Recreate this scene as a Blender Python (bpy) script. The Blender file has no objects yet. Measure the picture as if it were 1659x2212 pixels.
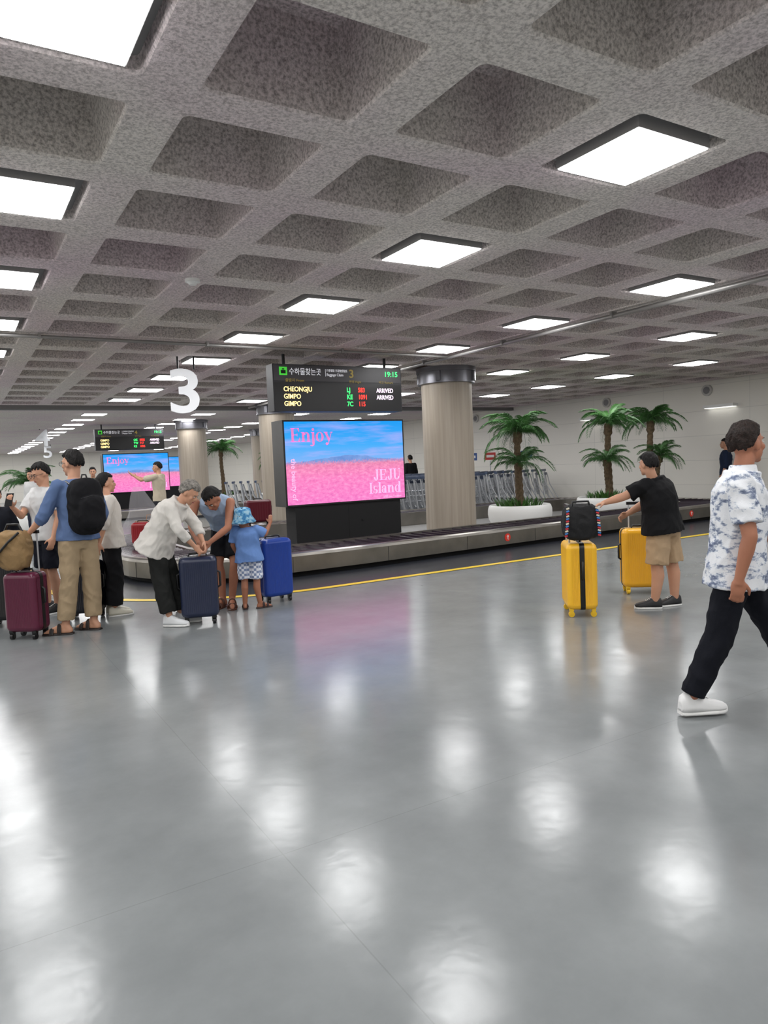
import bpy, math, random
from mathutils import Vector, Matrix, noise
random.seed(4)
S = bpy.context.scene
COL = S.collection
V = Vector

# ------------------------------------------------------------------ helpers
def lin(c):
    return tuple(((x/255.0)/12.92 if x/255.0 <= .04045 else ((x/255.0+.055)/1.055)**2.4) for x in c)

def mat(name, rgb, rough=.5, metal=0., bump=0., bscale=60., var=0., vscale=6., emit=0., spec=.5, alpha=1., sheen=0.):
    m = bpy.data.materials.new(name); m.use_nodes = True
    nt = m.node_tree; N = nt.nodes; L = nt.links
    b = N['Principled BSDF']
    c = lin(rgb)
    b.inputs['Base Color'].default_value = (*c, 1)
    b.inputs['Roughness'].default_value = rough
    b.inputs['Metallic'].default_value = metal
    b.inputs['Specular IOR Level'].default_value = spec
    b.inputs['Alpha'].default_value = alpha
    tc = N.new('ShaderNodeTexCoord')
    if var > 0:
        n = N.new('ShaderNodeTexNoise'); n.inputs['Scale'].default_value = vscale; n.inputs['Detail'].default_value = 4
        L.new(tc.outputs['Object'], n.inputs['Vector'])
        r = N.new('ShaderNodeValToRGB')
        r.color_ramp.elements[0].position = .3; r.color_ramp.elements[1].position = .7
        r.color_ramp.elements[0].color = (*[x*(1-var) for x in c], 1)
        r.color_ramp.elements[1].color = (*[min(1, x*(1+var)) for x in c], 1)
        L.new(n.outputs['Fac'], r.inputs['Fac']); L.new(r.outputs['Color'], b.inputs['Base Color'])
    if bump > 0:
        n = N.new('ShaderNodeTexNoise'); n.inputs['Scale'].default_value = bscale; n.inputs['Detail'].default_value = 3
        L.new(tc.outputs['Object'], n.inputs['Vector'])
        bp = N.new('ShaderNodeBump'); bp.inputs['Strength'].default_value = bump; bp.inputs['Distance'].default_value = .01
        L.new(n.outputs['Fac'], bp.inputs['Height']); L.new(bp.outputs['Normal'], b.inputs['Normal'])
    if emit > 0:
        b.inputs['Emission Color'].default_value = (*c, 1)
        b.inputs['Emission Strength'].default_value = emit
    return m

def add_empty(name, loc, rz=0., label=None, cat=None, group=None, parent=None, scale=1.):
    e = bpy.data.objects.new(name, None); COL.objects.link(e)
    e.empty_display_size = .2
    e.location = loc; e.rotation_euler = (0, 0, rz); e.scale = (scale,)*3
    if parent: e.parent = parent
    if label: e["label"] = label
    if cat: e["category"] = cat
    if group: e["group"] = group
    return e

def tag(o, label=None, cat=None, group=None, kind=None):
    if label: o["label"] = label
    if cat: o["category"] = cat
    if group: o["group"] = group
    if kind: o["kind"] = kind
    return o

def frame(d):
    d = V(d).normalized()
    a = V((0, 0, 1)) if abs(d.z) < .9 else V((1, 0, 0))
    x = d.cross(a).normalized(); y = x.cross(d).normalized()
    return x, y

class MB:
    def __init__(s): s.v = []; s.f = []; s.m = []; s.s = []
    def add(s, vs, fs, mi=0, sm=False):
        o = len(s.v); s.v += [tuple(x) for x in vs]
        for f in fs: s.f.append([i+o for i in f]); s.m.append(mi); s.s.append(sm)
    def box(s, c, d, mi=0, M=None):
        c = V(c); vs = []
        for k in (-1, 1):
            for j in (-1, 1):
                for i in (-1, 1):
                    p = V((i*d[0]/2, j*d[1]/2, k*d[2]/2))
                    if M: p = M @ p
                    vs.append(c+p)
        s.add(vs, [(0, 2, 3, 1), (4, 5, 7, 6), (0, 1, 5, 4), (2, 6, 7, 3), (0, 4, 6, 2), (1, 3, 7, 5)], mi)
    def rings(s, R, mi=0, sm=True, cap=True, loop=False):
        n = len(R[0]); vs = [p for r in R for p in r]; fs = []
        m = len(R)
        for i in range(m if loop else m-1):
            for j in range(n):
                a = i*n+j; b = i*n+(j+1) % n; c = ((i+1) % m)*n+(j+1) % n; d = ((i+1) % m)*n+j
                fs.append((a, b, c, d))
        s.add(vs, fs, mi, sm)
        if cap and not loop:
            s.add(R[0], [tuple(range(n-1, -1, -1))], mi, False)
            s.add(R[-1], [tuple(range(n))], mi, False)
    def tube(s, p0, p1, r0, r1=None, n=10, mi=0, cap=True):
        if r1 is None: r1 = r0
        p0 = V(p0); p1 = V(p1)
        if (p1-p0).length < 1e-5: return
        x, y = frame(p1-p0)
        R = [[p+(x*math.cos(2*math.pi*i/n)+y*math.sin(2*math.pi*i/n))*r for i in range(n)] for p, r in ((p0, r0), (p1, r1))]
        s.rings(R, mi, True, cap)
    def sweep(s, pts, rad, n=10, mi=0, loop=False):
        pts = [V(p) for p in pts]; R = []; m = len(pts)
        if not isinstance(rad, (list, tuple)): rad = [rad]*m
        px = None
        for i, p in enumerate(pts):
            if loop: d = pts[(i+1) % m]-pts[i-1]
            else: d = pts[min(i+1, m-1)]-pts[max(i-1, 0)]
            d.normalize()
            if px is None: x, y = frame(d)
            else: x = (px-d*px.dot(d)).normalized()
            y = d.cross(x)
            px = x
            R.append([p+(x*math.cos(2*math.pi*k/n)+y*math.sin(2*math.pi*k/n))*rad[i] for k in range(n)])
        s.rings(R, mi, True, not loop, loop)
    def ell(s, c, r, M=None, seg=16, rg=10, mi=0, e=1.0):
        c = V(c)
        if not isinstance(r, (list, tuple)): r = (r, r, r)
        def pw(x): return math.copysign(abs(x)**e, x)
        R = []
        for i in range(1, rg):
            th = math.pi*i/rg; ring = []
            for j in range(seg):
                ph = 2*math.pi*j/seg
                p = V((r[0]*pw(math.sin(th))*pw(math.cos(ph)), r[1]*pw(math.sin(th))*pw(math.sin(ph)), -r[2]*pw(math.cos(th))))
                if M: p = M @ p
                ring.append(c+p)
            R.append(ring)
        s.rings(R, mi, True, False)
        for sg, ring, rev in ((-1, R[0], True), (1, R[-1], False)):
            p = V((0, 0, sg*r[2]))
            if M: p = M @ p
            fs = []
            for j in range(seg):
                a, b = j, (j+1) % seg
                fs.append((b, a, seg) if rev else (a, b, seg))
            s.add(ring+[c+p], fs, mi, True)
    def mesh(s, name):
        me = bpy.data.meshes.new(name); me.from_pydata(s.v, [], s.f)
        for i, p in enumerate(me.polygons): p.material_index = s.m[i]; p.use_smooth = s.s[i]
        return me
    def build(s, name, mats, parent=None, loc=(0, 0, 0), rot=(0, 0, 0)):
        me = s.mesh(name)
        for m in (mats if isinstance(mats, (list, tuple)) else [mats]): me.materials.append(m)
        me.update()
        o = bpy.data.objects.new(name, me); COL.objects.link(o)
        o.location = loc; o.rotation_euler = rot
        if parent: o.parent = parent
        return o
    def remesh(s, name, m, parent, vox=.01, it=3, wr=0., wsc=9.):
        me = s.mesh('tmp'); o = bpy.data.objects.new('tmp', me); COL.objects.link(o)
        r = o.modifiers.new('r', 'REMESH'); r.mode = 'VOXEL'; r.voxel_size = vox; r.use_smooth_shade = True
        if it:
            q = o.modifiers.new('s', 'SMOOTH'); q.factor = .5; q.iterations = it
        dg = bpy.context.evaluated_depsgraph_get(); dg.update()
        nm = bpy.data.meshes.new_from_object(o.evaluated_get(dg))
        bpy.data.objects.remove(o); bpy.data.meshes.remove(me)
        nm.name = name; nm.materials.clear(); nm.materials.append(m)
        for p in nm.polygons: p.use_smooth = True; p.material_index = 0
        if wr > 0:
            ns = [v.normal.copy() for v in nm.vertices]
            for v, nn in zip(nm.vertices, ns):
                x, y, z = v.co.x*wsc, v.co.y*wsc, v.co.z*wsc
                wob = noise.noise(V((x*.35, y*.35, z*.35)))
                q = noise.noise(V((x+z*.45+wob, y+z*.3, z*.55)))
                q2 = noise.noise(V((x*2.1-z*.8, y*2.1, z*1.4+5)))
                v.co += nn*(wr*(.75-abs(q)*3.0-abs(q2)*1.1))
        ob = bpy.data.objects.new(name, nm); COL.objects.link(ob); ob.parent = parent
        return ob

def copy_thing(root, loc, rz):
    n = root.copy(); COL.objects.link(n); n.location = loc; n.rotation_euler = (0, 0, rz)
    def rec(a, b):
        for ch in a.children:
            c = ch.copy(); COL.objects.link(c); c.parent = b
            rec(ch, c)
    rec(root, n)
    return n

def text(body, size, m, parent, loc, rot=(math.pi/2, 0, 0), ax='LEFT', ext=.002, off=0., name='lettering', sx=1.):
    cu = bpy.data.curves.new('t', 'FONT'); cu.body = body; cu.size = size; cu.align_x = ax
    cu.extrude = ext; cu.offset = off; cu.resolution_u = 4
    o = bpy.data.objects.new('t', cu); COL.objects.link(o)
    dg = bpy.context.evaluated_depsgraph_get(); dg.update()
    me = bpy.data.meshes.new_from_object(o.evaluated_get(dg))
    bpy.data.objects.remove(o); bpy.data.curves.remove(cu)
    me.materials.clear(); me.materials.append(m)
    for p in me.polygons: p.material_index = 0
    ob = bpy.data.objects.new(name, me); COL.objects.link(ob)
    ob.parent = parent; ob.location = loc; ob.rotation_euler = rot; ob.scale = (sx, 1, 1)
    return ob

# high-contrast serif lettering built from polygons (x-height 1, cap height 1.45)
def serif_text(body, size, m, parent, loc, right=False):
    W = .27; Hh = .07
    b = MB()
    def quad(pts): b.add([(x, 0, z) for x, z in pts], [tuple(range(len(pts)))])
    def rect(x0, z0, x1, z1): quad([(x0, z0), (x1, z0), (x1, z1), (x0, z1)])
    def ring(cx, cz, rx, rz, tx, tz, a0=0, a1=360):
        n = max(6, int((a1-a0)/12)); P = []
        for i in range(n+1):
            a = math.radians(a0+(a1-a0)*i/n); P.append((cx+rx*math.cos(a), cz+rz*math.sin(a), cx+(rx-tx)*math.cos(a), cz+(rz-tz)*math.sin(a)))
        for p, q in zip(P, P[1:]): quad([(p[0], p[1]), (q[0], q[1]), (q[2], q[3]), (p[2], p[3])])
    def stem(x, z0, z1, w=W, sb=True, stp=True, l=.12):
        rect(x, z0, x+w, z1)
        if sb: rect(x-l, z0, x+w+l, z0+Hh)
        if stp: rect(x-l, z1-Hh, x+(w if stp == 'L' else w+l), z1)
    def g(ch, x):
        C = 1.45
        if ch == 'E':
            stem(x+.12, 0, C); rect(x+.3, 0, x+1.05, Hh); rect(x+.3, C-Hh, x+1.0, C); rect(x+.3, .70, x+.78, .70+Hh)
            quad([(x+1.05, 0), (x+1.10, .45), (x+1.04, .45), (x+.85, Hh)]); quad([(x+1.0, C), (x+1.03, C-.40), (x+.97, C-.40), (x+.8, C-Hh)]); rect(x+.74, .58, x+.80, .90); return 1.22
        if ch == 'I': stem(x+.14, 0, C, l=.14); return .56
        if ch == 'U':
            stem(x+.12, .42, C, sb=False); ring(x+.56, .42, .44, .44, .26, .10, 180, 360); rect(x+.93, .42, x+1.0, C); rect(x+.80, C-Hh, x+1.13, C); return 1.22
        if ch == 'J':
            stem(x+.42, .38, C, sb=False); ring(x+.37, .38, .32, .42, .27, .08, 200, 360); ring(x+.16, .34, .14, .14, .14, .14); return .92
        if ch == 'n':
            stem(x+.10, 0, 1, stp='L'); ring(x+.60, .64, .36, .37, .26, .08, 0, 165); stem(x+.70, 0, .66, stp=False); return 1.14
        if ch == 'l': stem(x+.12, 0, C, stp='L'); return .50
        if ch == 'd':
            ring(x+.44, .49, .42, .51, .26, .07); stem(x+.66, 0, C, stp='L', l=.10); return 1.08
        if ch == 'o': ring(x+.50, .49, .47, .52, .26, .06); return 1.02
        if ch == 'a':
            stem(x+.50, .06, .70, sb=False, stp=False, w=.25); rect(x+.5, 0, x+.86, Hh); ring(x+.42, .70, .33, .31, .22, .08, 0, 160); ring(x+.16, .74, .10, .10, .10, .10); ring(x+.36, .30, .32, .31, .24, .07); return .94
        if ch == 's':
            ring(x+.40, .73, .31, .28, .20, .08, 40, 270); ring(x+.40, .28, .33, .29, .22, .08, -140, 90); rect(x+.62, .72, x+.68, .98); rect(x+.08, .04, x+.14, .32); return .82
        if ch == 'j':
            stem(x+.12, -.22, 1, sb=False, stp='L'); ring(x+.09, -.22, .30, .26, .24, .08, -150, 0); ring(x+.26, 1.28, .15, .15, .15, .15); return .52
        if ch == 'y':
            quad([(x+.04, 1), (x+.34, 1), (x+.66, .22), (x+.50, 0)]); quad([(x+.86, 1), (x+.94, 1), (x+.50, -.30), (x+.42, -.26)]); rect(x-.05, 1-Hh, x+.46, 1); rect(x+.72, 1-Hh, x+1.06, 1); ring(x+.30, -.26, .15, .15, .15, .15); return 1.02
        return .4
    x = 0
    for ch in body: x += g(ch, x)
    sc = size/1.45
    dx = -x if right else 0
    b.v = [((p[0]+dx)*sc, 0, p[2]*sc) for p in b.v]
    return b.build('lettering', m, parent, loc=loc)

# ------------------------------------------------------------------ camera
yaw, pitch, roll = math.radians(31.0), math.radians(3.85), math.radians(2.48)
F = V((math.sin(yaw)*math.cos(pitch), math.cos(yaw)*math.cos(pitch), -math.sin(pitch)))
R0 = V((math.cos(yaw), -math.sin(yaw), 0)); U0 = R0.cross(F)
R = R0*math.cos(roll)-U0*math.sin(roll); U = U0*math.cos(roll)+R0*math.sin(roll)
cd = bpy.data.cameras.new('camera'); cam = bpy.data.objects.new('camera', cd); COL.objects.link(cam)
cd.sensor_fit = 'VERTICAL'; cd.sensor_height = 36; cd.lens = 1545/2212*36; cd.clip_start = .05; cd.clip_end = 300
Mx = Matrix((R, U, -F)).transposed().to_4x4(); Mx.translation = V((0, 0, 1.5))
cam.matrix_world = Mx
S.camera = cam
S.view_settings.view_transform = 'Standard'
w = bpy.data.worlds.new('world'); S.world = w; w.use_nodes = True
w.node_tree.nodes['Background'].inputs[0].default_value = (.5, .52, .55, 1)
w.node_tree.nodes['Background'].inputs[1].default_value = .2

# ------------------------------------------------------------------ materials
def mat_ceiling(name, lo, hi, sc, bs, bd):
    m = mat(name, (205, 200, 196), rough=.95, spec=.1)
    nt = m.node_tree; N = nt.nodes; L = nt.links; b = N['Principled BSDF']
    tc = N.new('ShaderNodeTexCoord')
    n = N.new('ShaderNodeTexNoise'); n.inputs['Scale'].default_value = sc; n.inputs['Detail'].default_value = 4; n.inputs['Roughness'].default_value = .6
    L.new(tc.outputs['Object'], n.inputs['Vector'])
    r = N.new('ShaderNodeValToRGB'); e = r.color_ramp.elements
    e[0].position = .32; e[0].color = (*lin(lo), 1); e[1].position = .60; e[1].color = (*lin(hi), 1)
    L.new(n.outputs['Fac'], r.inputs['Fac'])
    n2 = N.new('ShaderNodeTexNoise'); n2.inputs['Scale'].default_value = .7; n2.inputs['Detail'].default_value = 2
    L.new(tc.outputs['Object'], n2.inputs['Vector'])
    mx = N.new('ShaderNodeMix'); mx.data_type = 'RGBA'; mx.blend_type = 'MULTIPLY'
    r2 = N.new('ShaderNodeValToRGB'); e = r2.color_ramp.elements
    e[0].position = .4; e[0].color = (1, 1, 1, 1); e[1].position = .7; e[1].color = (.95, .86, .96, 1)  # purple light cast mixed into the base colour in random blotches
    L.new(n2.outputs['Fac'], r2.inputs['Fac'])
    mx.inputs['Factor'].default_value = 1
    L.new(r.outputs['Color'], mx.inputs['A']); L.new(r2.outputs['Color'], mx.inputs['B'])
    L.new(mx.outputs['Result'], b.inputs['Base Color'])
    bp = N.new('ShaderNodeBump'); bp.inputs['Strength'].default_value = bs; bp.inputs['Distance'].default_value = bd
    L.new(n.outputs['Fac'], bp.inputs['Height']); L.new(bp.outputs['Normal'], b.inputs['Normal'])
    return m

def mat_floor():
    m = mat('epoxy_floor', (128, 132, 133), rough=.14, spec=.52)
    nt = m.node_tree; N = nt.nodes; L = nt.links; b = N['Principled BSDF']
    tc = N.new('ShaderNodeTexCoord')
    n = N.new('ShaderNodeTexNoise'); n.inputs['Scale'].default_value = 1.1; n.inputs['Detail'].default_value = 8; n.inputs['Roughness'].default_value = .65
    L.new(tc.outputs['Object'], n.inputs['Vector'])
    r = N.new('ShaderNodeValToRGB'); e = r.color_ramp.elements
    e[0].position = .3; e[0].color = (*lin((118, 122, 123)), 1); e[1].position = .7; e[1].color = (*lin((138, 142, 143)), 1)
    L.new(n.outputs['Fac'], r.inputs['Fac'])
    mp = N.new('ShaderNodeMapping'); mp.inputs['Location'].default_value = (-1.0, -.0, 0)
    L.new(tc.outputs['Object'], mp.inputs['Vector'])
    br = N.new('ShaderNodeTexBrick'); br.offset = 0; br.inputs['Scale'].default_value = 1
    br.inputs['Brick Width'].default_value = 3.82; br.inputs['Row Height'].default_value = 2.54
    br.inputs['Mortar Size'].default_value = .0025; br.inputs['Mortar Smooth'].default_value = 0
    br.inputs['Color1'].default_value = (1, 1, 1, 1); br.inputs['Color2'].default_value = (1, 1, 1, 1); br.inputs['Mortar'].default_value = (.86, .86, .86, 1)
    L.new(mp.outputs['Vector'], br.inputs['Vector'])
    mx = N.new('ShaderNodeMix'); mx.data_type = 'RGBA'; mx.blend_type = 'MULTIPLY'; mx.inputs['Factor'].default_value = 1
    L.new(r.outputs['Color'], mx.inputs['A']); L.new(br.outputs['Color'], mx.inputs['B'])
    L.new(mx.outputs['Result'], b.inputs['Base Color'])
    n3 = N.new('ShaderNodeTexNoise'); n3.inputs['Scale'].default_value = 3.5; n3.inputs['Detail'].default_value = 8; n3.inputs['Roughness'].default_value = .75
    L.new(tc.outputs['Object'], n3.inputs['Vector'])
    mr = N.new('ShaderNodeMapRange'); mr.inputs['From Min'].default_value = .3; mr.inputs['From Max'].default_value = .7
    mr.inputs['To Min'].default_value = .155; mr.inputs['To Max'].default_value = .225
    L.new(n3.outputs['Fac'], mr.inputs['Value']); L.new(mr.outputs['Result'], b.inputs['Roughness'])
    n4 = N.new('ShaderNodeTexNoise'); n4.inputs['Scale'].default_value = 7; n4.inputs['Detail'].default_value = 3
    L.new(tc.outputs['Object'], n4.inputs['Vector'])
    bp = N.new('ShaderNodeBump'); bp.inputs['Strength'].default_value = .12; bp.inputs['Distance'].default_value = .01
    L.new(n4.outputs['Fac'], bp.inputs['Height']); L.new(bp.outputs['Normal'], b.inputs['Normal'])
    return m

def mat_wood():
    m = mat('travertine_column', (176, 163, 146), rough=.5)
    nt = m.node_tree; N = nt.nodes; L = nt.links; b = N['Principled BSDF']
    tc = N.new('ShaderNodeTexCoord'); mp = N.new('ShaderNodeMapping'); mp.inputs['Scale'].default_value = (10, 10, .3)
    L.new(tc.outputs['Object'], mp.inputs['Vector'])
    n = N.new('ShaderNodeTexNoise'); n.inputs['Scale'].default_value = 2; n.inputs['Detail'].default_value = 6
    L.new(mp.outputs['Vector'], n.inputs['Vector'])
    r = N.new('ShaderNodeValToRGB'); e = r.color_ramp.elements
    e[0].position = .3; e[0].color = (*lin((152, 141, 127)), 1); e[1].position = .7; e[1].color = (*lin((172, 161, 147)), 1)
    L.new(n.outputs['Fac'], r.inputs['Fac']); L.new(r.outputs['Color'], b.inputs['Base Color'])
    return m

def mat_wall():
    m = mat('wall_panel', (214, 214, 210), rough=.6)
    nt = m.node_tree; N = nt.nodes; L = nt.links; b = N['Principled BSDF']
    tc = N.new('ShaderNodeTexCoord'); sp = N.new('ShaderNodeSeparateXYZ'); L.new(tc.outputs['Object'], sp.inputs['Vector'])
    cb = N.new('ShaderNodeCombineXYZ'); ad = N.new('ShaderNodeMath'); ad.operation = 'ADD'
    L.new(sp.outputs['X'], ad.inputs[0]); L.new(sp.outputs['Y'], ad.inputs[1])
    L.new(ad.outputs[0], cb.inputs['X']); L.new(sp.outputs['Z'], cb.inputs['Y'])
    br = N.new('ShaderNodeTexBrick'); br.offset = 0; br.inputs['Scale'].default_value = 1
    br.inputs['Brick Width'].default_value = 2.4; br.inputs['Row Height'].default_value = .62; br.inputs['Mortar Size'].default_value = .006
    br.inputs['Color1'].default_value = (*lin((238, 235, 227)), 1); br.inputs['Color2'].default_value = (*lin((235, 232, 225)), 1)
    br.inputs['Mortar'].default_value = (*lin((214, 212, 206)), 1)
    L.new(cb.outputs['Vector'], br.inputs['Vector']); L.new(br.outputs['Color'], b.inputs['Base Color'])
    return m

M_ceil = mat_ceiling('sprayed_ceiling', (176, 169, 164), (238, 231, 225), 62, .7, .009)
M_coff_shaded = mat_ceiling('pebbly_shaded_coffer', (154, 147, 142), (228, 221, 215), 60, .8, .010)  # rougher spray texture; darker tones paint extra shade into the coffers
M_floor = mat_floor(); M_col = mat_wood(); M_wall = mat_wall()
M_steel = mat('brushed_steel', (136, 132, 126), rough=.30, metal=.85, var=.15, vscale=3)
M_chrome = mat('polished_steel', (196, 198, 202), rough=.35, metal=.5)
M_dark = mat('dark_metal', (38, 38, 42), rough=.5)
M_tray = mat('light_tray', (140, 138, 138), rough=.6)
M_black = mat('black_plastic', (18, 18, 20), rough=.35)
M_matt = mat('matte_black', (14, 14, 16), rough=.8)
M_belt = mat('belt_rubber', (58, 50, 58), rough=.22, var=.25, vscale=4)
M_strip = mat('dark_floor_strip', (50, 52, 58), rough=.26, var=.06, vscale=2, spec=.28)
M_yellow = mat('yellow_line', (236, 200, 36), rough=.35)
M_white = mat('white_gloss', (236, 236, 234), rough=.3)
M_light = mat('light_diffuser', (255, 255, 255), emit=22.)
M_lampd = mat('lamp_diffuser', (255, 255, 250), emit=1.2)
M_cable = mat('grey_pipe', (150, 148, 146), rough=.4, metal=.4)

# ------------------------------------------------------------------ room
X0, X1, Y0, Y1, HC = -6.0, 16.3, -5.5, 54.0, 3.2
mb = MB(); mb.add([(X0, Y0, 0), (X1, Y0, 0), (X1, Y1, 0), (X0, Y1, 0)], [(0, 1, 2, 3)])
floor = tag(mb.build('floor', M_floor), kind='structure')
def wall(name, c, d):
    b = MB(); b.box(c, d); return tag(b.build(name, M_wall), kind='structure')
wall('wall_right', (X1+.1, (Y0+Y1)/2, 2.0), (.2, Y1-Y0+.4, 4.0))
wall('wall_left', (X0-.1, (Y0+Y1)/2, 2.0), (.2, Y1-Y0+.4, 4.0))
wall('wall_back', ((X0+X1)/2, Y1+.1, 2.0), (X1-X0, .2, 4.0))
wall('wall_front', ((X0+X1)/2, Y0-.1, 2.0), (X1-X0, .2, 4.0))
b = MB(); b.box((X1-.012, (Y0+Y1)/2, .08), (.024, Y1-Y0, .16)); tag(b.build('baseboard_right', M_dark), kind='structure')

GX, GY = 1.0075, 1.0035
gx0 = .948; gy0 = 3.35
def rounded(cx, cy, hx, hy, r, z, n=4):
    P = []
    for qx, qy, a0 in ((1, 1, 0), (-1, 1, 90), (-1, -1, 180), (1, -1, 270)):
        for i in range(n):
            a = math.radians(a0+90*i/(n-1))
            P.append((cx+qx*(hx-r)+r*math.cos(a), cy+qy*(hy-r)+r*math.sin(a), z))
    return P
mb = MB()
kx0 = int(math.floor((X0-gx0)/GX)); kx1 = int(math.ceil((X1-gx0)/GX))
ky0 = int(math.floor((Y0-gy0)/GY)); ky1 = 15
YF = gy0+ky1*GY
for i in range(kx0, kx1):
    for j in range(ky0, ky1):
        cx = gx0+(i+.5)*GX; cy = gy0+(j+.5)*GY
        o = rounded(cx, cy, GX/2, GY/2, .0001, HC)
        r1 = rounded(cx, cy, .380, .378, .045, HC)
        r2 = rounded(cx, cy, .370, .368, .045, HC+.012)
        r3 = rounded(cx, cy, .312, .310, .014, HC+.41)
        r4 = rounded(cx, cy, .30, .30, .010, HC+.42)
        n = 16
        vs = o+r1+r2+r3+r4; fs = []
        for q in range(4):
            for k in range(n):
                fs.append((q*n+k, q*n+n+k, q*n+n+(k+1) % n, q*n+(k+1) % n))
        base = len(mb.v)
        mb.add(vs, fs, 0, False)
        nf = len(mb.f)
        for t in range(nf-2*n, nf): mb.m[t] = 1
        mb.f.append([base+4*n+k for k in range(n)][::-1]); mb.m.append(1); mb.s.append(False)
mb.add([(X0-.3, YF, HC), (X1+.3, YF, HC), (X1+.3, Y1+.3, HC), (X0-.3, Y1+.3, HC)], [(3, 2, 1, 0)])
mb.add([(X0-2, Y0-2, HC+.75), (X1+2, Y0-2, HC+.75), (X1+2, Y1+.3, HC+.75), (X0-2, Y1+.3, HC+.75)], [(3, 2, 1, 0)])
tag(mb.build('ceiling', [M_ceil, M_coff_shaded]), kind='structure')
b = MB(); b.box(((X0+X1)/2, YF+.12, HC-.05), (X1-X0, .24, .10)); tag(b.build('trim_1', mat('beam_paint', (120, 118, 118), rough=.7)), kind='structure')

# ceiling lights: recessed tray, panel body at the coffer mouth
hb = MB(); hb.box((0, 0, .095), (.73, .73, .02), 0); hb.box((0, 0, .046), (.590, .590, .09), 0)
hm = hb.mesh('light_housing'); hm.materials.append(M_tray)
pb = MB(); a = .288
pb.add([(-a, -a, -.004), (a, -a, -.004), (a, a, -.004), (-a, a, -.004)], [(3, 2, 1, 0)])
pm = pb.mesh('diffuser_panel'); pm.materials.append(M_light)
def ceil_light(x, y, z):
    o = bpy.data.objects.new('ceiling_light', hm); COL.objects.link(o); o.location = (x, y, z)
    tag(o, 'square white glowing light panel set in a ceiling coffer', 'ceiling light', 'square ceiling light panels')
    p = bpy.data.objects.new('diffuser_panel', pm); COL.objects.link(p); p.parent = o
for i in range(-2, 5):
    x = gx0+(3*i-.5)*GX
    j = -3
    while True:
        y = gy0+(2*j-.5)*GY
        if y > 52: break
        ceil_light(x, y, HC-.018)
        j += 1

# pipes
b = MB(); b.tube((6.93, -5, HC-.05), (6.93, 18.3, HC-.05), .028, n=12, mi=0)
for y in range(-4, 18, 2): b.box((6.93, y, HC-.035), (.09, .03, .07))
tag(b.build('ceiling_pipe', M_cable), 'long grey pipe clipped under the ceiling ribs', 'pipe')
b = MB(); b.tube((-5.5, 9.32, HC-.04), (6.9, 9.32, HC-.04), .022, n=12)
for x in range(-5, 7, 2): b.box((x, 9.32, HC-.03), (.03, .08, .06))
tag(b.build('ceiling_pipe', M_cable), 'thin grey pipe clipped under the ceiling ribs', 'pipe')
b = MB(); b.tube((1.95, 6.36, HC), (1.95, 6.36, HC-.025), .065, n=24); b.tube((1.95, 6.36, HC-.025), (1.95, 6.36, HC-.05), .05, .03, n=24)
tag(b.build('smoke_detector', M_white), 'round white smoke detector on a ceiling rib', 'smoke detector')

# ------------------------------------------------------------------ columns
M_collar = mat('collar_steel', (118, 118, 124), rough=.35, metal=.8)
def column(x, y):
    e = add_empty('column', (x, y, 0), 0, 'round beige stone-clad column with a steel collar', 'column', 'round columns')
    b = MB(); b.tube((0, 0, 0), (0, 0, 2.93), .465, n=56)
    b.tube((0, 0, 1.70), (0, 0, 1.705), .4665, n=56)
    b.build('shaft', M_col, e)
    b = MB(); b.tube((0, 0, 2.92), (0, 0, 3.13), .51, n=56); b.tube((0, 0, 2.91), (0, 0, 2.935), .525, n=56); b.tube((0, 0, 3.12), (0, 0, 3.2), .55, n=56)
    for k in range(4):
        a = k*math.pi/2-.9; b.box((.51*math.cos(a), .51*math.sin(a), 3.03), (.08, .08, .17), M=Matrix.Rotation(a, 3, 'Z'))
    b.build('collar', M_collar, e)
    b = MB(); b.tube((0, 0, 0), (0, 0, .08), .475, n=56); b.build('base_ring', M_dark, e)
for p in ((7.95, 10.80), (7.45, 17.7), (6.9, 23.6), (11.5, 29.0)): column(*p)

# ------------------------------------------------------------------ carousel
YB = 15.0
def loop_pts():
    xmin, xmax, ymin, ymax, r = 2.0, 15.7, 8.95, YB, 1.9
    P = []
    def seg(a, b, n, nrm):
        for i in range(n): P.append((a[0]+(b[0]-a[0])*i/n, a[1]+(b[1]-a[1])*i/n, nrm[0], nrm[1]))
    def arc(cx, cy, a0):
        for i in range(24):
            a = math.radians(a0+90*i/24); P.append((cx+r*math.cos(a), cy+r*math.sin(a), math.cos(a), math.sin(a)))
    seg((xmin+r, ymin), (xmax-r, ymin), 60, (0, -1)); arc(xmax-r, ymin+r, -90)
    seg((xmax, ymin+r), (xmax, ymax-r), 30, (1, 0)); arc(xmax-r, ymax-r, 0)
    seg((xmax-r, ymax), (xmin+r, ymax), 60, (0, 1)); arc(xmin+r, ymax-r, 90)
    seg((xmin, ymax-r), (xmin, ymin+r), 30, (-1, 0)); arc(xmin+r, ymin+r, 180)
    out = []; D = 0; n = len(P); step = .22; nxt = 0
    for i in range(n):
        a = P[i]; c = P[(i+1) % n]; L = math.hypot(c[0]-a[0], c[1]-a[1])
        while nxt < D+L:
            t = (nxt-D)/L; q = [a[k]+(c[k]-a[k])*t for k in range(4)]
            h = math.hypot(q[2], q[3]); out.append((q[0], q[1], q[2]/h, q[3]/h)); nxt += step
        D += L
    return out
LP = loop_pts()
WP = .06
def lp(i, o, warp=True):
    x, y, nx, ny = LP[i % len(LP)]
    x += nx*o; y += ny*o
    if warp: y += WP*max(0, x-5)*max(0, (YB-y)/6.0)
    return x, y
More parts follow.
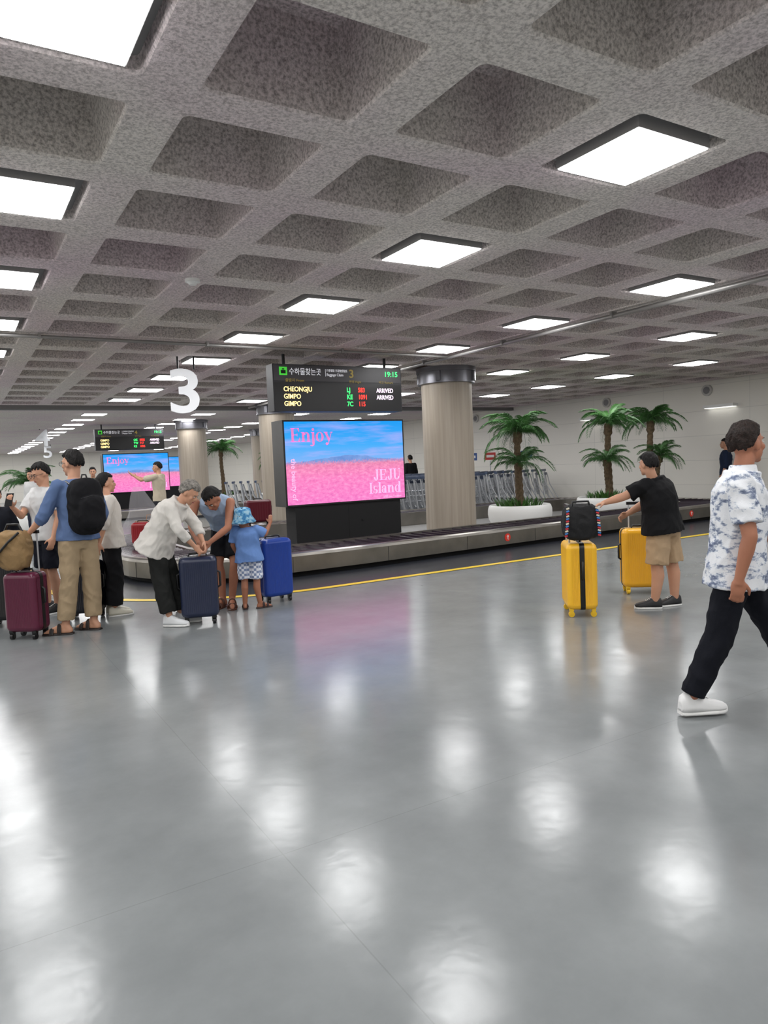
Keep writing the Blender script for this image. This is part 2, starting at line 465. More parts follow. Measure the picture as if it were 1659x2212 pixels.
def ribbon(prof):
    m = MB(); n = len(LP); k = len(prof)
    vs = [(*lp(i, o), z) for i in range(n) for (o, z) in prof]; fs = []
    for i in range(n):
        for j in range(k-1):
            a = i*k+j; b_ = ((i+1) % n)*k+j
            fs.append((a, b_, b_+1, a+1))
    m.add(vs, fs, 0, False); return m
BW = 1.0
def carousel(dy):
    e = add_empty('baggage_carousel', (0, dy, 0), 0, 'stainless steel baggage carousel loop with dark overlapping belt plates', 'baggage carousel', 'baggage carousels')
    ribbon([(-.12, 0), (-.12, .075), (0, .075)]).build('toe_kick', M_matt, e)
    m = ribbon([(0, .075), (0, .29), (-.015, .325), (-.05, .34), (-.11, .34), (-.12, .30)])
    n = len(LP)
    for i in range(0, n, 7):
        x, y = lp(i, .0015); nx, ny = LP[i][2], LP[i][3]
        m.box((x, y, .18), (.004, .006, .21), 1, Matrix.Rotation(math.atan2(ny, nx)+math.pi/2, 3, 'Z'))
    m.build('skirt', [M_steel, M_dark], e)
    m = MB()
    for i in range(n):
        a = lp(i, -.12); b_ = lp(i+1, -.12); c = lp(i+1, -BW); d = lp(i, -BW)
        am = lp(i, -.55); bm = lp(i+1, -.55)
        m.add([(*a, .325), (*b_, .305), (*bm, .30), (*c, .305), (*d, .325), (*am, .32)], [(0, 1, 2, 5), (5, 2, 3, 4)], 0, False)
        m.add([(*a, .325), (*a, .29), (*d, .29), (*d, .325)], [(0, 1, 2, 3)], 0, False)
    m.build('belt', M_belt, e)
    ribbon([(-BW, .30), (-BW, .34), (-BW-.08, .34), (-BW-.08, 0)]).build('inner_rim', M_steel, e)
    return e
car1 = carousel(0); car2 = carousel(15.65)
M_red = mat('red_sticker', (225, 60, 45), rough=.4)
def sticker(ix):
    x, y = lp(ix, .004); b = MB(); ang = math.atan2(WP, 1)
    d = V((math.sin(ang), -math.cos(ang), 0)); p = V((x, y, .19))
    b.tube(p, p+d*.004, .065, n=32, mi=0)
    t = V((math.cos(ang), math.sin(ang), 0)); q = p+d*.006
    def bar(u0, w0, u1, w1, r): b.tube(q+t*u0+V((0, 0, w0)), q+t*u1+V((0, 0, w1)), r, n=6, mi=1)
    bar(0, -.03, 0, .005, .008); bar(0, .0, .02, .022, .006); bar(0, .0, -.02, .02, .006); bar(-.006, .03, .006, .03, .010); bar(0, -.03, .018, -.035, .005)
    b.build('sticker', [M_red, M_white], car1)
def nearest(x): return min(range(60), key=lambda i: abs(LP[i][0]-x))
sticker(nearest(7.9)); sticker(nearest(13.2))

# painted dark strip and yellow line: round the left end, then straight along to the right wall
TP = [p for p in LP if p[2] < -.999 and p[1] < YB-1.9]
TP += [p for p in LP if p[0] < 3.9 and p[1] < 10.85 and p[2] > -.999]
TP = sorted([p for p in TP if p[1] >= 10.85], key=lambda p: -p[1])+sorted([p for p in TP if p[1] < 10.85], key=lambda p: p[0])
TP += [p for p in LP if 3.9 <= p[0] <= 13.8 and p[1] < 8.96]
TP.append((X1-.03, 8.95, 0, -1))
def band(o0, o1, z):
    m = MB(); vs = []
    for x, y, nx, ny in TP: vs += [(x+nx*o0, y+ny*o0, z), (x+nx*o1, y+ny*o1, z)]
    m.add(vs, [(2*i, 2*i+1, 2*i+3, 2*i+2) for i in range(len(TP)-1)]); return m
tag(band(-1.0, 1.0, .003).build('trim_2', M_strip), kind='structure')
tag(band(.98, 1.10, .005).build('trim_3', M_yellow), kind='structure')
b = MB(); P = [(*lp(i, -BW-.10), 0) for i in range(len(LP))]
b.add([(x, y, .04) for x, y, z in P], [tuple(range(len(P)))], 0)
tag(b.build('trim_4', mat('island_floor', (150, 150, 150), rough=.3)), kind='structure')

# ------------------------------------------------------------------ LED screens
def mat_screen():
    m = bpy.data.materials.new('led_picture'); m.use_nodes = True
    nt = m.node_tree; N = nt.nodes; L = nt.links; N.clear()
    out = N.new('ShaderNodeOutputMaterial'); em = N.new('ShaderNodeEmission'); L.new(em.outputs[0], out.inputs[0])
    em.inputs['Strength'].default_value = 1.3
    tc = N.new('ShaderNodeTexCoord'); sp = N.new('ShaderNodeSeparateXYZ'); L.new(tc.outputs['Object'], sp.inputs[0])
    def M(op, a, b=None, c=None):
        n = N.new('ShaderNodeMath'); n.operation = op
        for k, x in enumerate((a, b, c)):
            if x is None: continue
            if isinstance(x, (int, float)): n.inputs[k].default_value = x
            else: L.new(x, n.inputs[k])
        return n.outputs[0]
    x = sp.outputs['X']; z = sp.outputs['Z']
    t = M('DIVIDE', M('ADD', z, .75), 1.5)
    def ns(sc, sx=1, sz=1, det=4, rg=.5):
        mp = N.new('ShaderNodeMapping'); mp.inputs['Scale'].default_value = (sx, 1, sz); L.new(tc.outputs['Object'], mp.inputs['Vector'])
        n = N.new('ShaderNodeTexNoise'); n.inputs['Scale'].default_value = sc; n.inputs['Detail'].default_value = det; n.inputs['Roughness'].default_value = rg; L.new(mp.outputs[0], n.inputs['Vector'])
        return n.outputs['Fac']
    def ramp(fac, els):
        r = N.new('ShaderNodeValToRGB'); e = r.color_ramp.elements
        while len(e) < len(els): e.new(.5)
        for q, (p, c) in zip(e, els): q.position = p; q.color = (*lin(c), 1)
        L.new(fac, r.inputs[0]); return r.outputs[0]
    def mix(f, a, b):
        n = N.new('ShaderNodeMix'); n.data_type = 'RGBA'
        if isinstance(f, float): n.inputs['Factor'].default_value = f
        else: L.new(f, n.inputs['Factor'])
        L.new(a, n.inputs['A']); L.new(b, n.inputs['B']); return n.outputs['Result']
    sky = ramp(t, [(.5, (120, 165, 224)), (.7, (66, 158, 226)), (1, (30, 142, 222))])
    cl = ramp(ns(1.3, .45, 4.2, 6, .6), [(.48, (0, 0, 0)), (.70, (180, 180, 180))])
    cc = ramp(t, [(0, (232, 170, 225)), (1, (205, 170, 230))])
    sky = mix(cl, sky, cc)
    ridge = M('ADD', M('MULTIPLY', M('POWER', 2.718, M('MULTIPLY', M('POWER', M('DIVIDE', M('SUBTRACT', x, .0), .65), 2.0), -1.0)), .075), M('MULTIPLY', ns(4), .06))
    ridge = M('ADD', ridge, .475)
    mt = M('LESS_THAN', t, ridge)
    mcol = ramp(ns(6), [(.3, (92, 128, 190)), (.7, (118, 150, 206))])
    c = mix(mt, sky, mcol)
    vert = ramp(t, [(0, (226, 118, 190)), (.30, (232, 124, 180)), (.42, (216, 132, 162)), (.52, (178, 128, 124))])
    tex = ramp(ns(13, .8, 1.5, 9, .7), [(.34, (190, 84, 150)), (.5, (230, 122, 180)), (.66, (250, 172, 210))])
    field = mix(.5, vert, tex)
    edge = M('ADD', t, M('MULTIPLY', M('SUBTRACT', ns(30, 1.4, .8, 6), .5), .12))
    mr = N.new('ShaderNodeMapRange'); L.new(edge, mr.inputs['Value']); mr.inputs['From Min'].default_value = .525; mr.inputs['From Max'].default_value = .475
    c = mix(mr.outputs['Result'], c, field)
    L.new(c, em.inputs['Color'])
    return m
M_scr = mat_screen()
M_pinktxt = mat('pink_text', (236, 132, 206), emit=.62)
M_paletxt = mat('pale_text', (240, 180, 222), emit=.62)
def led(cx, cy, txt=True):
    e = add_empty('led_screen', (cx, cy, .18), 0, 'large LED screen on black pedestal showing pink grass field', 'screen', 'LED advertising screens', scale=.88)
    b = MB(); b.box((0, .25, 1.575), (2.56, .5, 1.56)); b.build('casing', M_black, e)
    b = MB(); b.add([(-1.25, 0, -.75), (1.25, 0, -.75), (1.25, 0, .75), (-1.25, 0, .75)], [(0, 1, 2, 3)])
    b.build('display', M_scr, e, loc=(0, -.006, 1.575))
    b = MB(); b.box((.03, .25, .31), (2.25, .44, .98))
    b.box((.0, .028, .45), (.012, .004, .6)); b.box((.3, .025, .45), (.05, .02, .03)); b.build('pedestal', M_matt, e)
    if txt:
        serif_text('Enjoy', .25, M_pinktxt, e, (-1.14, -.014, 1.96))
        text('the beauty of', .14, M_paletxt, e, (-1.15, -.012, 1.66), rot=(math.pi/2, math.pi/2, 0), off=.0015)
        serif_text('JEJU', .21, M_paletxt, e, (1.17, -.014, 1.19), True)
        serif_text('Island', .21, M_paletxt, e, (1.17, -.014, .94), True)
        text('2023 Jeju Tourism', .055, M_paletxt, e, (1.16, -.012, .85), ax='RIGHT')
    return e
led(5.62, 10.46); led(5.62, 26.12); led(8.6, 33.0, txt=False)

# ------------------------------------------------------------------ hanging info signs
M_panel = mat('sign_grey', (62, 60, 64), rough=.4)
M_tw = mat('text_white', (220, 220, 226), emit=.5); M_ty = mat('led_yellow', (255, 225, 150), emit=1.5)
M_tg = mat('led_green', (60, 255, 120), emit=1.5); M_tr = mat('led_red', (255, 50, 40), emit=2.); M_tp = mat('led_pink', (252, 226, 250), emit=1.2)
M_ol = mat('olive_text', (140, 122, 58), emit=.4)
def sign(cx, cy, num):
    e = add_empty('flight_information_sign', (cx, cy, .3), 0, 'black hanging baggage claim display board listing arrived flights', 'information sign', 'hanging baggage claim boards', scale=.8)
    e.scale = (.84, .6, .8)
    b = MB(); b.box((0, .2, 2.985), (2.66, .4, .87)); b.build('casing', M_dark, e)
    b = MB(); b.box((0, -.004, 3.26), (2.62, .008, .29)); b.build('header_panel', M_panel, e)
    b = MB(); b.box((0, -.004, 2.82), (2.62, .008, .52)); b.build('display_panel', M_black, e)
    for x in (-1.05, 1.05):
        b = MB(); b.tube((x, .2, 3.42), (x, .2, (HC-.3)/.8), .03, n=12); b.build('hanger', M_dark, e)
    y = -.014
    b = MB(); b.box((-1.13, y, 3.29), (.15, .006, .15)); b.build('pictogram', mat('sign_green', (70, 200, 60), emit=.5), e)
    b = MB(); b.box((-1.13, y-.004, 3.275), (.09, .006, .06)); b.box((-1.13, y-.004, 3.325), (.04, .006, .02)); b.build('pictogram_bag', M_matt, e)
    text('수하물찾는곳', .14, M_tw, e, (-1.02, y, 3.238), off=.0005, sx=.82)
    b = MB(); b.box((-.30, y, 3.28), (.006, .004, .14)); b.build('divider', M_tw, e)
    text('行李領取 手荷物受取所', .06, M_tw, e, (-.28, y, 3.30), sx=.7)
    text('Baggage Claim', .075, M_tw, e, (-.28, y, 3.22), sx=.8)
    text(num, .22, M_ol, e, (.18, y, 3.20), off=.004)
    text('19:15', .14, M_tg, e, (1.25, y, 3.24), ax='RIGHT', off=.001)
    text('출발지 From', .07, M_ol, e, (-1.1, y, 3.10)); text('편명 Flight', .06, M_ol, e, (.18, y, 3.10)); text('비고 Remark', .06, M_ol, e, (.82, y, 3.10))
    rows = [('CHEONGJU', 'LJ', '583', 'ARRIVED'), ('GIMPO', 'KE', '1091', 'ARRIVED'), ('GIMPO', '7C', '115', '')] if num == '3' else \
           [('GIMPO', 'OZ', '8925', 'ARRIVED'), ('GIMPO', 'TW', '717', 'ARRIVED'), ('GIMPO', 'KE', '1095', '')]
    for k, (a, c, d, g) in enumerate(rows):
        z = 2.92-k*.135
        text(a, .125, M_ty, e, (-1.14, y, z), off=.002, sx=.85)
        text(c, .125, M_tg, e, (.12, y, z), off=.002, sx=.85); text(d, .125, M_tr, e, (.36, y, z), off=.002, sx=.8)
        if g: text(g, .12, M_tp, e, (.76, y, z), off=.002, sx=.78)
    return e
sign(5.25, 9.88, '3'); sign(5.25, 25.1, '4')

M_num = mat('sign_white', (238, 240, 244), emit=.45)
M_num2 = mat('sign_white_far', (200, 202, 206), emit=.1)
def numsign(x, y, z, num, s=1., m=None):
    e = add_empty('hanging_number', (x, y, z), -math.radians(8), 'white three-dimensional numeral hanging from the ceiling', 'number sign')
    text(num, 1.12*s, m or M_num, e, (-.36*s, 0, 0), ext=.03, off=.014*s, name='numeral', sx=1.2)
    for dx in (-.13, .16):
        b = MB(); b.tube((dx*s, 0, .78*s), (dx*s, 0, HC-z), .014, n=8); b.build('hanger_rod', M_dark, e)
numsign(3.06, 10.60, 2.39, '3', .8); numsign(2.8, 27.2, 2.62, '4', .72, M_num2); numsign(4.24, 39.4, 2.54, '5', .72, M_num2)

# ------------------------------------------------------------------ wall fittings
M_vent = mat('vent_inner', (130, 130, 132), rough=.6); M_ventr = mat('vent_rim', (196, 194, 190), rough=.5)
for y in (11.2, 14.4, 20.4):
    b = MB(); b.tube((X1, y, 2.98), (X1-.05, y, 2.98), .14, n=32, mi=0); b.tube((X1-.05, y, 2.98), (X1-.055, y, 2.98), .09, n=32, mi=1)
    tag(b.build('wall_vent', [M_ventr, M_vent]), 'round grey air vent high on the white wall', 'air vent', 'round wall vents')
for y in (10.8, 14.9):
    b = MB(); b.box((X1-.10, y, 2.56), (.2, .8, .07), 0); b.box((X1-.10, y, 2.52), (.17, .74, .01), 1)
    tag(b.build('wall_lamp', [M_white, M_lampd]), 'slim white lamp fixed to the wall panels', 'wall lamp', 'wall lamps')
M_blue_b = mat('blue_board', (60, 90, 150), rough=.4); M_red_b = mat('red_board', (200, 60, 60), rough=.4)
for (x, y, mm, l) in ((14.6, 18.6, M_blue_b, 'small blue notice board on a steel post'), (15.8, 17.3, M_blue_b, 'small blue notice board on a steel post'), (15.3, 18.5, M_red_b, 'small red notice board on a steel post')):
    e = add_empty('notice_stand', (x, y, 0), -.5, l, 'notice stand')
    b = MB(); b.tube((0, 0, 0), (0, 0, 1.45), .02, n=10); b.tube((0, 0, 0), (0, 0, .03), .16, n=20); b.build('post', M_chrome, e)
    b = MB(); b.box((0, -.02, 1.6), (.36, .03, .24), 0); b.box((0, -.037, 1.6), (.26, .004, .08), 1); b.build('board', [mm, M_white], e)

# ------------------------------------------------------------------ potted palms
M_trunk = mat('palm_trunk', (92, 76, 56), rough=.9, bump=.8, bscale=30, var=.4, vscale=20)
M_leaf = mat('palm_leaf', (62, 104, 52), rough=.5, var=.45, vscale=5); M_leaf2 = mat('shrub_leaf', (66, 108, 46), rough=.5, var=.5, vscale=8)
M_soil = mat('soil', (60, 46, 34), rough=1, bump=.6)
def frond_mesh(L=.80, drop=.62):
    b = MB(); n = 46; pts = []
    for i in range(n+1):
        t = i/n; pts.append(V((L*t*(1-.18*t*t), 0, L*(.40*t-drop*t*t-.14*t**4))))
    b.sweep(pts, [.008*(1-.8*i/n) for i in range(n+1)], 6, 0)
    for i in range(3, n+1):
        t = i/n; l = .20*math.sin(math.pi*min(1, .15+t*.80))**.6+.02
        for sd in (-1, 1):
            p = pts[i]; dx = V((.60, sd*.76, -.20-.28*random.random())).normalized()
            w = V((1, 0, 0))*.0068
            mid = p+dx*l*.5+V((0, 0, .014)); tip = p+dx*l+V((0, 0, -.06*l/.24))
            b.add([p-w, p+w, mid+w*1.25, tip, mid-w*1.25], [(0, 1, 2, 4), (4, 2, 3)], 0, False)
    me = b.mesh('frond'); me.materials.append(M_leaf); return me
FM = [frond_mesh(), frond_mesh(.86, .78), frond_mesh(.75, .50)]
def palm(x, y, H=2.35, rx=.68, ns=25, extra=0., exz=.62, s=1., lab='tall potted palm in a round white planter inside the carousel'):
    e = add_empty('potted_palm', (x, y, .04), 0, lab, 'potted palm', 'potted palms')
    b = MB(); prof = [(.42, 0), (.55, .02), (.655, .09), (.715, .18), (.735, .27), (.73, .36), (.705, .42), (.685, .435), (.66, .42), (.62, .36)]
    sc = rx/.735
    Rr = [[(r*sc*math.cos(2*math.pi*k/48), r*sc*math.sin(2*math.pi*k/48), z*1.15) for k in range(48)] for r, z in prof]
    b.rings(Rr, 0, True, True); b.build('planter', M_white, e)
    b = MB(); b.ell((0, 0, .41), (.62*sc, .62*sc, .06)); b.build('soil', M_soil, e)
    b = MB()
    for k in range(200):
        a = random.random()*6.28; r = .50*sc*math.sqrt(random.random()); p = V((r*math.cos(a), r*math.sin(a), .44))
        d = V((math.cos(a+random.uniform(-1, 1))*.6, math.sin(a+random.uniform(-1, 1))*.6, 1)).normalized(); l = random.uniform(.10, .26); x_, y_ = frame(d)
        b.add([p-x_*.01, p+x_*.01, p+d*l*.6+x_*.018, p+d*l, p+d*l*.6-x_*.018], [(0, 1, 2, 3, 4)], 0, False)
    b.build('undergrowth', M_leaf2, e)
    def trunk(p0, p1, r0, r1):
        b = MB(); n = 26
        pts = [V(p0).lerp(V(p1), i/n)+V((.03*math.sin(i*.22), .03*math.sin(i*.17), 0)) for i in range(n+1)]
        b.sweep(pts, [(r0+(r1-r0)*i/n)*(1+.18*(i % 2))+(.03 if i > n-4 else 0) for i in range(n+1)], 14, 0); b.build('trunk', M_trunk, e)
        return pts[-1]
    def crown(c, k, sc_):
        for q in range(k):
            o = bpy.data.objects.new('frond', FM[q % 3]); COL.objects.link(o); o.parent = e
            o.location = c; u = q/k; tilt = -.95+1.15*u+random.uniform(-.12, .12)
            o.rotation_euler = (random.uniform(-.2, .2), tilt, q*2.399+random.uniform(-.2, .2)); o.scale = (sc_*random.uniform(.85, 1.05),)*3
    crown(trunk((0, 0, .3), (0, 0, H), .085, .055), ns, s)
    if extra: crown(trunk((.06*math.copysign(1, extra), -.08, .3), (extra, -.12, H*exz), .06, .05), 16, .85*s)
    return e
palm(10.05, 11.25, 2.0, rx=.66, extra=-.10, exz=.68)
palm(12.80, 11.30, 2.15, rx=.74, extra=-.22, exz=.62, s=.92, lab='tall twin palm in a round white planter')
palm(14.12, 11.20, 2.2, rx=.52, extra=.14, exz=.62, s=.92, lab='tall twin palm in a white planter near the wall')
palm(9.2, 27.6, 2.3); palm(1.8, 21.4, 1.35, rx=.4, ns=20, lab='small potted palm beside the walkway'); palm(11.3, 27.2, 1.8)

# ------------------------------------------------------------------ luggage trolleys
M_bluep = mat('blue_plastic', (64, 76, 100), rough=.4)
def trolley(x, y, rz):
    e = add_empty('luggage_trolley', (x, y, 0), rz, 'steel luggage trolley with blue handle nested in a row', 'luggage trolley', 'nested luggage trolleys', scale=1.08)
    b = MB()
    for sx in (-.26, .26):
        b.sweep([(sx, -.42, .14), (sx, .30, .16), (sx*.98, .42, .30), (sx*.95, .50, 1.0)], .020, 8)
        b.sweep([(sx*.9, .1, .16), (sx*.9, .36, .62), (sx*.9, .44, .95)], .014, 8)
    for z, yy in ((.16, .25), (.45, .42), (.58, .44), (.7, .46), (.16, -.40)): b.tube((-.26, yy, z), (.26, yy, z), .014, n=8)
    for sx in (-.15, -.05, .05, .15): b.tube((sx, -.40, .15), (sx, .28, .16), .010, n=6); b.tube((sx, .40, .35), (sx, .47, .8), .012, n=6)
    b.build('frame', M_chrome, e)
    b = MB(); b.box((0, .50, 1.02), (.56, .06, .06)); b.box((0, .44, .92), (.36, .02, .07)); b.build('handle', M_bluep, e)
    b = MB()
    for sx, yy in ((-.22, .3), (.22, .3), (0, -.38)): b.tube((sx-.015, yy, .065), (sx+.015, yy, .065), .065, n=14)
    b.build('wheels', M_matt, e)
    return e
t0 = trolley(15.7, 15.7, math.radians(35))
for i in range(1, 24): copy_thing(t0, (15.7-i*.150, 15.7+i*.214, 0), math.radians(35))
for i in range(22): copy_thing(t0, (14.85-i*.150, 15.65+i*.214, 0), math.radians(35))
for i in range(13): copy_thing(t0, (14.0-i*.165, 15.75+i*.235, 0), math.radians(35))
for i in range(18): copy_thing(t0, (9.5+i*.21, 15.72, 0), math.radians(90))
for i in range(14): copy_thing(t0, (9.3+i*.21, 16.75, 0), math.radians(90))
for i in range(16): copy_thing(t0, (8.2+i*.22, 22.6-i*.098, 0), math.radians(66))
for i in range(8): copy_thing(t0, (9.0+i*.22, 20.9-i*.098, 0), math.radians(66))

# ------------------------------------------------------------------ suitcases
def suitcase(pos, w, d, h, col, rz, label, handle=0., rough=.3, ribs=14, band=M_black, wheelm=None):
    e = add_empty('suitcase', pos, rz, label, 'suitcase')
    m = mat('shell', col, rough=rough); wm = wheelm or M_black
    z0 = .07; b = MB()
    def ring(z, ins, amp):
        P = []; hw, hd, r = w/2-ins, d/2-ins, .05-min(ins, .04)*.3
        for qx, qy, a0 in ((1, 1, 0), (-1, 1, 90), (-1, -1, 180), (1, -1, 270)):
            for i in range(5):
                a = math.radians(a0+22.5*i); P.append((qx*(hw-r)+r*math.cos(a), qy*(hd-r)+r*math.sin(a)))
            k = ribs*4
            ex = [(-1, 0), (0, -1), (1, 0), (0, 1)][(a0//90)]
            Ls = 2*((hw-r) if ex[0] else (hd-r)); nx, ny = math.cos(math.radians(a0+90)), math.sin(math.radians(a0+90))
            sx, sy = P[-1]
            for i in range(1, k):
                off = -amp if (i % 4 in (1, 2)) else 0
                P.append((sx+ex[0]*Ls*i/k+nx*off, sy+ex[1]*Ls*i/k+ny*off))
        return [(x, y, z) for x, y in P]
    prof = [(0, .045), (.008, .022), (.022, .008), (.045, 0), (.05, 0)]
    Rr = [ring(z0+z, i, 0) for z, i in prof]+[ring(z0+.07, 0, .005), ring(h-.07, 0, .005)]
    Rr += [ring(h-z, i, 0) for z, i in reversed(prof)]
    b.rings(Rr, 0, True, True); b.build('shell', m, e)
    b = MB(); P = []; hw, hh, r = w/2+.003, (h-z0)/2+.003, .05; cz = (h+z0)/2
    for qx, qz, a0 in ((1, 1, 0), (-1, 1, 90), (-1, -1, 180), (1, -1, 270)):
        for i in range(6):
            a = math.radians(a0+18*i); P.append((qx*(hw-r)+r*math.cos(a), cz+qz*(hh-r)+r*math.sin(a)))
    bw = .022
    b.rings([[(x, y, z) for x, z in P] for y in (-bw, bw)], 0, True, True); b.build('zipper_band', band, e)
    for sx in (-1, 1):
        for sy in (-1, 1):
            b = MB(); cx, cy = sx*(w/2-.05), sy*(d/2-.04)
            b.box((cx, cy, .075), (.04, .04, .03)); b.box((cx-.018, cy, .05), (.006, .03, .05)); b.box((cx+.018, cy, .05), (.006, .03, .05))
            b.tube((cx-.014, cy, .029), (cx+.014, cy, .029), .028, n=16)
            b.build('wheel', wm, e)
    b = MB(); b.sweep([(-.09, 0, h), (-.08, 0, h+.025), (.08, 0, h+.025), (.09, 0, h)], .010, 8); b.build('carry_handle', M_black, e)
    for q in (1, -1):
        b = MB(); b.sweep([(q*w/2, 0, h*.52), (q*(w/2+.025), 0, h*.54), (q*(w/2+.025), 0, h*.74), (q*w/2, 0, h*.76)], .011, 8)
        b.build('side_handle', M_black, e)
    if handle > 0:
        b = MB()
        for sx in (-.10, .10): b.tube((sx, d/2-.045, h-.02), (sx, d/2-.045, h+handle), .008, n=8, mi=0)
        b.box((0, d/2-.045, h+handle+.01), (.24, .03, .03), 1); b.build('telescopic_handle', [M_chrome, M_black], e)
    return e
A31 = -math.radians(31)
M_yw = mat('yellow_wheel', (235, 190, 40), rough=.4)
suitcase((5.04, 4.84, 0), .45, .28, .69, (244, 186, 44), A31+math.radians(83), 'yellow hard-shell suitcase with black centre stripe, black bag on top', .33, wheelm=M_yw)
suitcase((6.27, 5.13, 0), .40, .26, .70, (240, 176, 40), A31+math.radians(-8), 'yellow hard-shell suitcase standing behind the boy in black', .25, wheelm=M_yw)
suitcase((2.03, 7.0, 0), .36, .25, .67, (32, 40, 66), A31+math.radians(12), 'dark navy hard-shell suitcase under the woman\'s hands', .0)
suitcase((.53, 7.52, 0), .33, .24, .63, (88, 24, 52), A31+math.radians(-8), 'maroon hard-shell suitcase with a tan duffel bag on top', .36)
suitcase((3.05, 7.55, 0), .36, .28, .72, (26, 62, 150), A31+math.radians(35), 'bright blue hard-shell suitcase beside the child')
suitcase((.42, 8.30, 0), .40, .27, .78, (28, 26, 28), A31+math.radians(5), 'black suitcase behind the maroon suitcase', .0)
suitcase((1.12, 8.1, 0), .38, .27, .62, (26, 28, 38), A31, 'dark suitcase standing between the travellers')
suitcase((5.55, 14.45, .31), .54, .30, .54, (92, 22, 36), A31*.2, 'crimson suitcase riding on the carousel belt', ribs=8)
suitcase((2.6, 11.9, .31), .34, .26, .42, (140, 20, 30), A31, 'red suitcase riding on the carousel belt', ribs=8)
def bag(name, pos, r, col, rz, label, cat, straps=(), e_=.6):
    e = add_empty(name, pos, rz, label, cat)
    b = MB(); b.ell((0, 0, r[2]), r, seg=28, rg=18, e=e_)
    b.remesh('bag_body', mat('bag_fabric', col, rough=.8, bump=.3, bscale=80, var=.12), e, .012, 2, .008, 12)
    for k, s in enumerate(straps):
        b = MB(); b.sweep(s, .011, 8); b.build('strap', M_black, e)
    return e
bag('duffel_bag', (.46, 7.51, .655), (.15, .12, .19), (142, 114, 76), A31-.1, 'tan duffel bag with black strap on the maroon suitcase', 'bag',
    [[(-.13, -.10, .04), (-.08, -.135, .17), (.03, -.132, .28), (.11, -.09, .36)], [(-.09, 0, .36), (-.055, 0, .43), (.055, 0, .43), (.09, 0, .36)]])
eb = bag('shoulder_bag', (4.93, 4.70, .72), (.17, .11, .17), (20, 20, 22), A31-.05, 'black bag with red and blue stitched straps on the yellow suitcase', 'bag',
    [[(-.10, -.06, .26), (-.08, -.06, .36), (.06, -.06, .36), (.10, -.06, .26)]])
Mr = mat('red_stitch', (200, 50, 60)); Mb2 = mat('blue_stitch', (70, 130, 200)); Mc2 = mat('cream_stitch', (220, 210, 190))
for sx in (-1, 1):
    b = MB()
    for k in range(12):
        t = k/11; b.box((sx*(.150-.02*t), -.088-.02*math.sin(t*3.1), .05+.25*t), (.026, .012, .014), k % 3, Matrix.Rotation(.3*sx, 3, 'Y'))
    b.build('patterned_strap', [Mr, Mb2, Mc2], eb)
e = add_empty('plastic_bag', (2.75, 12.7, .31), 0, 'large clear plastic bag wrapped over luggage on the belt', 'plastic bag')
b = MB(); Rr = []
for i in range(15):
    z = .98*i/14; t = i/14; r = .35*(1-t**1.6)*.9+.06
    Rr.append([(r*(1+.16*noise.noise(V((math.cos(2*math.pi*k/48)*3, math.sin(2*math.pi*k/48)*3, z*3))))*math.cos(2*math.pi*k/48)+.05*math.sin(z*4), r*(1+.22*noise.noise(V((math.cos(2*math.pi*k/48)*4, math.sin(2*math.pi*k/48)*4, z*4+9))))*math.sin(2*math.pi*k/48), z) for k in range(48)])
b.rings(Rr, 0, True, False); b.build('film', mat('clear_film', (225, 222, 228), rough=.15, alpha=.14), e)
e = add_empty('paper_bag', (2.72, 12.2, .33), .3, 'brown paper bag on the carousel belt', 'bag')
b = MB(); b.box((0, 0, .2), (.3, .2, .4), 0); b.sweep([(-.06, -.1, .4), (-.04, -.1, .5), (.04, -.1, .5), (.06, -.1, .4)], .006, 6); b.build('bag_body', mat('kraft', (150, 110, 78), rough=.8, bump=.3), e)

# ------------------------------------------------------------------ people
M_skin = mat('skin', (196, 146, 118), rough=.55, var=.05, vscale=8)
M_skin2 = mat('skin_tan', (166, 110, 84), rough=.55, var=.06, vscale=8)
M_hair = mat('black_hair', (16, 13, 13), rough=.6, spec=.3, var=.4, vscale=60, bump=.6, bscale=140)
M_hairb = mat('dark_brown_hair', (34, 22, 17), rough=.6, spec=.3, var=.5, vscale=50, bump=.8, bscale=120)
M_grey = mat('grey_hair', (132, 128, 122), rough=.8, spec=.2, bump=.8, bscale=90, var=.5, vscale=45)
M_eyew = mat('eye_white', (215, 210, 204), rough=.3); M_eyed = mat('iris', (25, 15, 12), rough=.3); M_lip = mat('lip', (160, 84, 78), rough=.5)

def T(h, ang, lean=0.):
    s = h/1.72; a = math.radians(ang); f = V((math.sin(a), math.cos(a), 0)); r = V((math.cos(a), -math.sin(a), 0))
    def P(x, y, z): return r*(x*s)+f*(y*s)+V((0, 0, z*s))
    J = dict(s=s, f=f, r=r, P=P, pel=P(0, 0, .93), chest=P(0, .0, 1.24), neck=P(0, -.015, 1.45), head=P(0, .02, 1.61),
             shR=P(.175, -.01, 1.40), shL=P(-.175, -.01, 1.40), elR=P(.23, -.03, 1.12), elL=P(-.23, -.03, 1.12), wrR=P(.24, .06, .88), wrL=P(-.24, .06, .88),
             hipR=P(.085, 0, .90), hipL=P(-.085, 0, .90), knR=P(.095, .015, .49), knL=P(-.095, .015, .49), anR=P(.10, -.02, .09), anL=P(-.10, -.02, .09),
             toeR=f, toeL=f, look=f.copy(), curl=.35, fat=1.)
    return J

